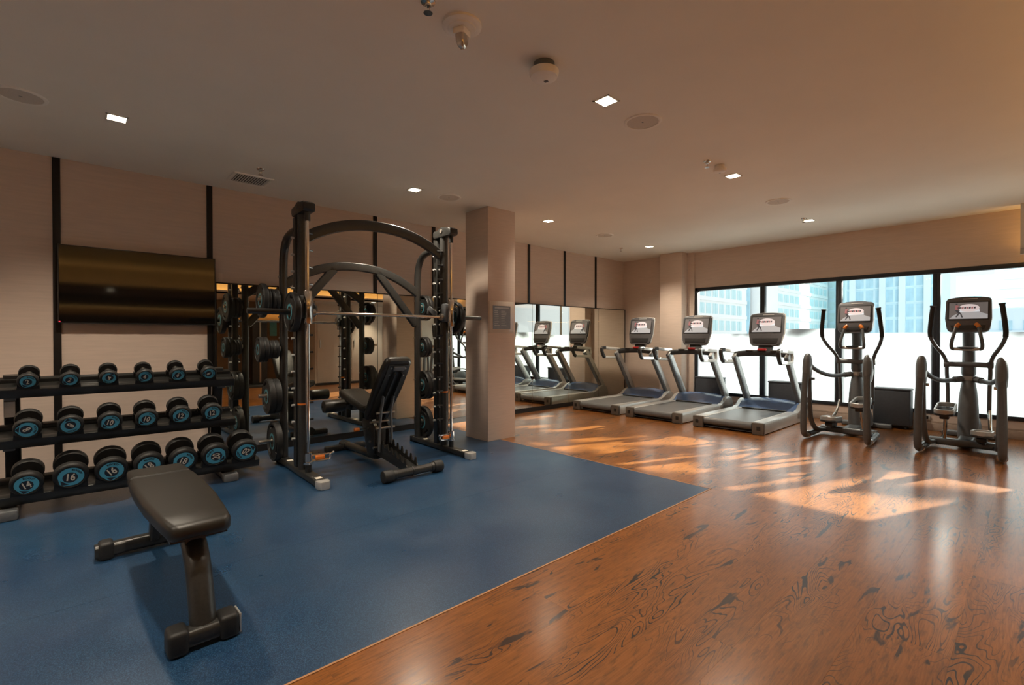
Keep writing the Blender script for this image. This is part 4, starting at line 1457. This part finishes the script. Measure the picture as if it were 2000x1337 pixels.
        obj('pedal_rim', bm, 'silver', pd)
        bm = BM(); box(bm, 0.07, 0.30, -0.04, 0.04, -0.075, -0.025, 0.012, m=pm)
        obj('pedal_carrier', bm, 'black', pd)
        e = pm @ Vector((0.36, s * 0.06, -0.02))
        bm = BM(); tube(bm, [tuple(e), (0.85, s * 0.185, pz + 0.03), (1.0, s * 0.175, 0.40)], 0.016, 10, 5)
        obj('stirrup_link', bm, 'chrome', t)
        bm = BM(); tube(bm, [(px_ + 0.19, s * 0.145, pz - 0.06), (px_ + 0.22, s * 0.15, max(0.10, pz - 0.2)), (0.60, s * 0.16, 0.095)], 0.017, 10, 4)
        obj('pedal_strut', bm, 'chrome' if up else 'amt', t)
    bm = BM(); sweep(bm, [(0.62, -0.285, 0.065), (0.62, 0.285, 0.065)], rrect(0.10, 0.075, 0.02))
    obj('cross_bar', bm, 'amt', t)
    bm = BM(); sweep(bm, [(0.62, 0, 0.06), (1.53, 0, 0.06)], rrect(0.13, 0.085, 0.02))
    obj('spine', bm, 'amt', t)
    bm = BM(); sweep(bm, [(1.54, -0.27, 0.032), (1.54, 0.27, 0.032)], rrect(0.09, 0.062, 0.018))
    obj('front_foot', bm, 'grey', t)
    bm = BM()
    loft(bm, [[(1.36 + a, b_, z) for a, b_ in circ(rx, 20, ry)] for z, rx, ry in ((0.05, 0.26, 0.10), (0.16, 0.24, 0.095), (0.24, 0.18, 0.08), (0.29, 0.10, 0.05), (0.30, 0.03, 0.02))])
    obj('drive_cover', bm, 'grey', t)
    bm = BM()
    loft(bm, [[(1.03 + cx + a, b_, z) for a, b_ in circ(rx, 24, ry)] for z, rx, ry, cx in ((0.07, 0.125, 0.088, 0.0), (0.2, 0.12, 0.089, 0), (0.38, 0.115, 0.088, 0), (0.50, 0.105, 0.082, 0), (0.62, 0.09, 0.07, 0), (0.70, 0.075, 0.058, 0), (0.72, 0.066, 0.05, 0))])
    obj('mast_shroud', bm, 'grey', t)
    bm = BM(); cyl(bm, (1.03, 0, 0.715), (1.03, 0, 0.775), 0.056, 24, 0.006)
    obj('neck_ring', bm, 'silver', t)
    bm = BM()
    loft(bm, [[(1.03 + cx + a, b_, z) for a, b_ in circ(rx, 24, ry)] for z, rx, ry, cx in ((0.77, 0.062, 0.055, 0), (0.80, 0.075, 0.064, 0), (0.86, 0.078, 0.064, 0), (0.93, 0.068, 0.056, 0), (1.05, 0.062, 0.054, -0.005), (1.20, 0.060, 0.054, -0.02), (1.32, 0.058, 0.054, -0.04))])
    obj('mast', bm, 'amt', t)
    bm = BM(); cyl(bm, (0.96, -0.18, 0.90), (0.96, 0.18, 0.90), 0.029, 16); box(bm, 0.95, 1.03, -0.05, 0.05, 0.87, 0.93, 0.01)
    obj('arm_axle', bm, 'grey', t)
    bm = BM(); tube(bm, [(0.79, -0.118, 1.08), (0.79, -0.06, 1.075), (0.80, 0, 1.075), (0.79, 0.06, 1.075), (0.79, 0.118, 1.08)], 0.017, 12, 4)
    obj('handle_crossbar', bm, 'silver', t)
    bm = BM(); loft(bm, [[(0.86 + a, b_, z) for a, b_ in circ(rx, 24, ry)] for z, rx, ry in ((1.075, 0.10, 0.07), (1.085, 0.12, 0.088), (1.10, 0.12, 0.088), (1.102, 0.105, 0.075), (1.092, 0.09, 0.06))])
    box(bm, 0.86, 1.02, -0.03, 0.03, 1.07, 1.095, 0.005)
    obj('phone_tray', bm, 'console', t)
    add_console(t, (0.865, 0, 1.265), radians(11), 0.372, 0.36, 0.405, 0.315, 0.15, 0.335, 0.065, None)
    return t
make_trainer(6.40, 1.555, 'elliptical trainer next to the treadmills, further of the two', -1)
make_trainer(6.47, 0.52, 'elliptical trainer at the right edge, nearer of the two', 1)

# ------------------------------------------------------------------ dark cabinets on castors under the windows
for i, (ya, yb, lb) in enumerate(((3.57, 4.02, 'dark grey box at the window left end, behind the middle treadmill'),
                                  (2.36, 2.83, 'dark grey box at the window behind the nearest treadmill'),
                                  (1.10, 1.50, 'dark grey box on castors between the two ellipticals'))):
    t = thing('storage_box', lb, 'box', (8.115, (ya + yb) / 2, 0), 0, 'dark boxes under the windows')
    w = (yb - ya) / 2
    bm = BM(); box(bm, -0.10, 0.10, -w, w, 0.04, 0.51, 0.02, seg=3)
    obj('body', bm, 'cabinet', t)
    bm = BM(); box(bm, -0.105, 0.105, -w - 0.004, w + 0.004, 0.505, 0.53, 0.008)
    obj('lid', bm, 'cabinet', t)
    for sx in (-1, 1):
        for sy in (-1, 1):
            bm = BM(); cyl(bm, (sx * 0.07, sy * (w - 0.05) - 0.01, 0.02), (sx * 0.07, sy * (w - 0.05) + 0.01, 0.02), 0.02, 12); box(bm, sx * 0.07 - 0.01, sx * 0.07 + 0.01, sy * (w - 0.05) - 0.015, sy * (w - 0.05) + 0.015, 0.03, 0.045)
            obj('castor', bm, 'rubber', t)
t = thing('power_socket', 'small white double power socket below the window by the right elliptical', 'socket', (XW - 0.013, 1.0, 0.165))
bm = BM(); box(bm, -0.012, 0.0, -0.07, 0.07, -0.035, 0.035, 0.004)
obj('plate', bm, 'silver_light', t)
for s in (-1, 1):
    bm = BM(); box(bm, -0.03, -0.011, s * 0.032 - 0.02, s * 0.032 + 0.02, -0.02, 0.02, 0.004)
    obj('plug', bm, 'black', t)

# ------------------------------------------------------------------ behind the camera, seen in the mirror
t = thing('cable_machine', 'dark upright cable machine against the brown wall, seen only in the mirror', 'cable machine', (3.45, -1.95, 0))
bm = BM(); box(bm, -0.17, 0.17, -0.14, 0.14, 0.05, 1.62, 0.02)
obj('weight_tower', bm, 'black', t)
bm = BM(); box(bm, -0.02, 0.02, 0.14, 0.17, 0.1, 1.6, 0.004)
obj('guide_rail', bm, 'steel', t)
bm = BM(); box(bm, -0.35, 0.35, -0.2, 0.35, 0.0, 0.06, 0.01)
obj('base', bm, 'char', t)
t = thing('teal_sign', 'narrow teal panel on the brown wall, reflected beside the cable machine', 'sign', (3.94, YB, 1.45))
bm = BM(); box(bm, -0.085, 0.085, 0.0, 0.02, -0.20, 0.16, 0.003)
obj('panel', bm, 'teal_panel', t)

# ------------------------------------------------------------------ outside
bm = BM(); box(bm, XW + 0.3, 330, -170, 170, -14.2, -14.0)
gr = struct('ground', bm, 'concrete')  # unseen pale ground, added to bounce sunlight up onto the facades

def tower(name, label, x0, x1, y0, y1, z0, z1, face, mats, floor_h, bay, win_w, win_h, zfrom, zto, span=None, sill=0.9):
    """face 'y': glazing on the y0 side facing -y; face 'x': on the x0 side facing -x"""
    wall, glass = mats
    t = thing(name, label, 'building', ((x0 + x1) / 2, (y0 + y1) / 2, z0))
    ox, oy = (x0 + x1) / 2, (y0 + y1) / 2
    bm = BM(); box(bm, x0 - ox, x1 - ox, y0 - oy, y1 - oy, 0, z1 - z0)
    obj('wall', bm, wall, t, flat=True)
    a0, a1 = span or ((x0, x1) if face == 'y' else (y0, y1))
    me_w = me_s = None
    z = zfrom
    nb = int((a1 - a0) / bay)
    while z < zto:
        bm = BM()
        if face == 'y':
            box(bm, a0 - ox, a1 - ox, y0 - oy - 0.25, y0 - oy, z - 0.75 - z0, z - 0.05 - z0)
        else:
            box(bm, x0 - ox - 0.25, x0 - ox, a0 - oy, a1 - oy, z - 0.3 - z0, z - 0.05 - z0)
        obj('floor_band', bm, wall, t, flat=True)
        for k in range(nb):
            c = a0 + (k + 0.5) * bay
            if me_w is None:
                bm = BM()
                if face == 'y':
                    box(bm, -win_w / 2, win_w / 2, -0.06, 0.0, 0, win_h)
                    box(bm, -0.05, 0.05, -0.12, 0.0, 0, win_h)
                else:
                    box(bm, -0.06, 0.0, -win_w / 2, win_w / 2, 0, win_h)
                    box(bm, -0.12, 0.0, -0.05, 0.05, 0, win_h)
                o = obj('window', bm, glass, t, flat=True)
                me_w = o.data
            else:
                o = bpy.data.objects.new('window', me_w)
                COL.objects.link(o)
                o.parent = t
            o.location = (c - ox, y0 - oy, z - z0) if face == 'y' else (x0 - ox, c - oy, z - z0)
        z += floor_h
    return t
blk = tower('apartment_block', 'pale apartment block with bands of cyan windows at the left of the windows', 78, 103.9, 40.7, 58, -14, 40, 'y', ('bld_white', 'bld_glass'), 3.1, 2.7, 2.0, 1.9, -0.5, 20, (79.5, 103.0))
bm = BM(); box(bm, 103.3 - 90.95, 103.9 - 90.95, -8.65 - 0.5, -8.65, 0, 54)
obj('corner_glazing', bm, 'bld_glass2', blk, flat=True)
tower('apartment_block', 'white stepped block with rows of pale windows in the second window', 104.3, 149.8, 38, 58, -14, 34, 'y', ('bld_white', 'bld_glass'), 3.1, 3.6, 2.8, 1.7, -0.2, 22, (113, 149))
tower('glass_tower', 'narrow light blue gridded tower left of the first elliptical', 150.2, 165, 31.8, 40, -14, 60, 'x', ('bld_blue', 'bld_glass'), 3.0, 1.5, 1.25, 2.3, -0.5, 26)
blk = tower('glass_tower', 'wide pale blue office tower behind the first elliptical', 128, 149.8, 13.6, 29.2, -14, 70, 'x', ('bld_blue', 'bld_glass2'), 3.2, 1.7, 1.3, 2.6, -0.8, 24)
for yy in (27.6, 22.3, 19.0, 15.0):
    bm = BM(); box(bm, -10.9 - 0.8, -10.9, yy - 21.4 - 0.55, yy - 21.4 + 0.55, 0, 84)
    obj('facade_fin', bm, 'bld_grey', blk, flat=True)
tower('glass_tower', 'broad hazy banded building at the right edge of the view', 175, 189.5, -30, 7.5, -14, 34, 'x', ('bld_grey', 'bld_blue'), 2.4, 3.0, 2.7, 1.3, -0.5, 30)
tower('office_block', 'pale middle-height building with sloping roofline behind the nearer elliptical', 190, 210, 8, 16, -14, 19, 'x', ('bld_grey', 'bld_blue'), 3.2, 2.0, 1.6, 1.8, 0, 16)
tower('low_building', 'low grey rooftop building with small square windows at the far right', 70, 82, -14, 6.4, -14, 4.2, 'x', ('bld_grey', 'bld_glass2'), 3.4, 1.7, 0.95, 0.95, 2.0, 3.5)

# palms whose fronds shade the sun patches
def palm(x, y, h, seed, label, n, L, els):
    rnd = random.Random(seed)
    t = thing('palm_tree', label, 'tree', (x, y, -14.0), 0, 'palm trees outside the windows')
    bm = BM(); tube(bm, [(0, 0, 0), (0.03, 0.0, 5), (0.0, 0, 10), (0, 0, 14 + h)], 0.05, 8, 4, up=(1, 0, 0))
    obj('trunk', bm, 'trunk', t)
    for k in range(n):
        az = 2 * pi * (k + rnd.uniform(-0.3, 0.3)) / n
        el = rnd.uniform(*els)
        bm = BM()
        P = []
        ll = L * rnd.uniform(0.7, 1.2)
        for i in range(10):
            u = i / 9
            r = ll * u * cos(el * (1 - 0.5 * u))
            zz = ll * (u * sin(el) - 0.10 * u * u)
            P.append(Vector((r * cos(az), r * sin(az), zz)))
        sweep(bm, P, circ(0.009, 5))
        side = Vector((-sin(az), cos(az), 0))
        for i in range(6, 20):
            u = i / 20
            p = P[int(u * 9)].lerp(P[min(int(u * 9) + 1, 9)], u * 9 - int(u * 9))
            d = (P[min(int(u * 9) + 1, 9)] - P[int(u * 9)]).normalized()
            lw = 0.42 * sin(pi * min(1, 0.12 + u * 0.86)) + 0.08
            for s in (-1, 1):
                e = p + d * lw * 0.8 + side * s * lw * 0.55 - Vector((0, 0, lw * 0.12))
                w = d.cross((e - p).normalized()).cross(e - p).normalized() * 0.020
                vs = [bm.verts.new(q) for q in (p - w, p.lerp(e, 0.5) - w * 1.1, e, p.lerp(e, 0.5) + w * 1.1, p + w)]
                bm.faces.new(vs)
        obj('frond', bm, 'leaf', t, loc=(0, 0, 14 + h), flat=True)
palm(16.0, -3.13, 5.32, 3, 'palm tree outside, furthest right, shading the floor before the right elliptical', 5, 1.3, (-0.08, 0.20))
palm(16.0, -1.02, 5.28, 5, 'palm tree outside, middle one, shading the floor behind the treadmills', 5, 1.2, (-0.05, 0.22))
palm(16.0, 0.03, 5.25, 9, 'palm tree outside, furthest left, shading the floor towards the mirror wall', 5, 1.2, (-0.05, 0.22))
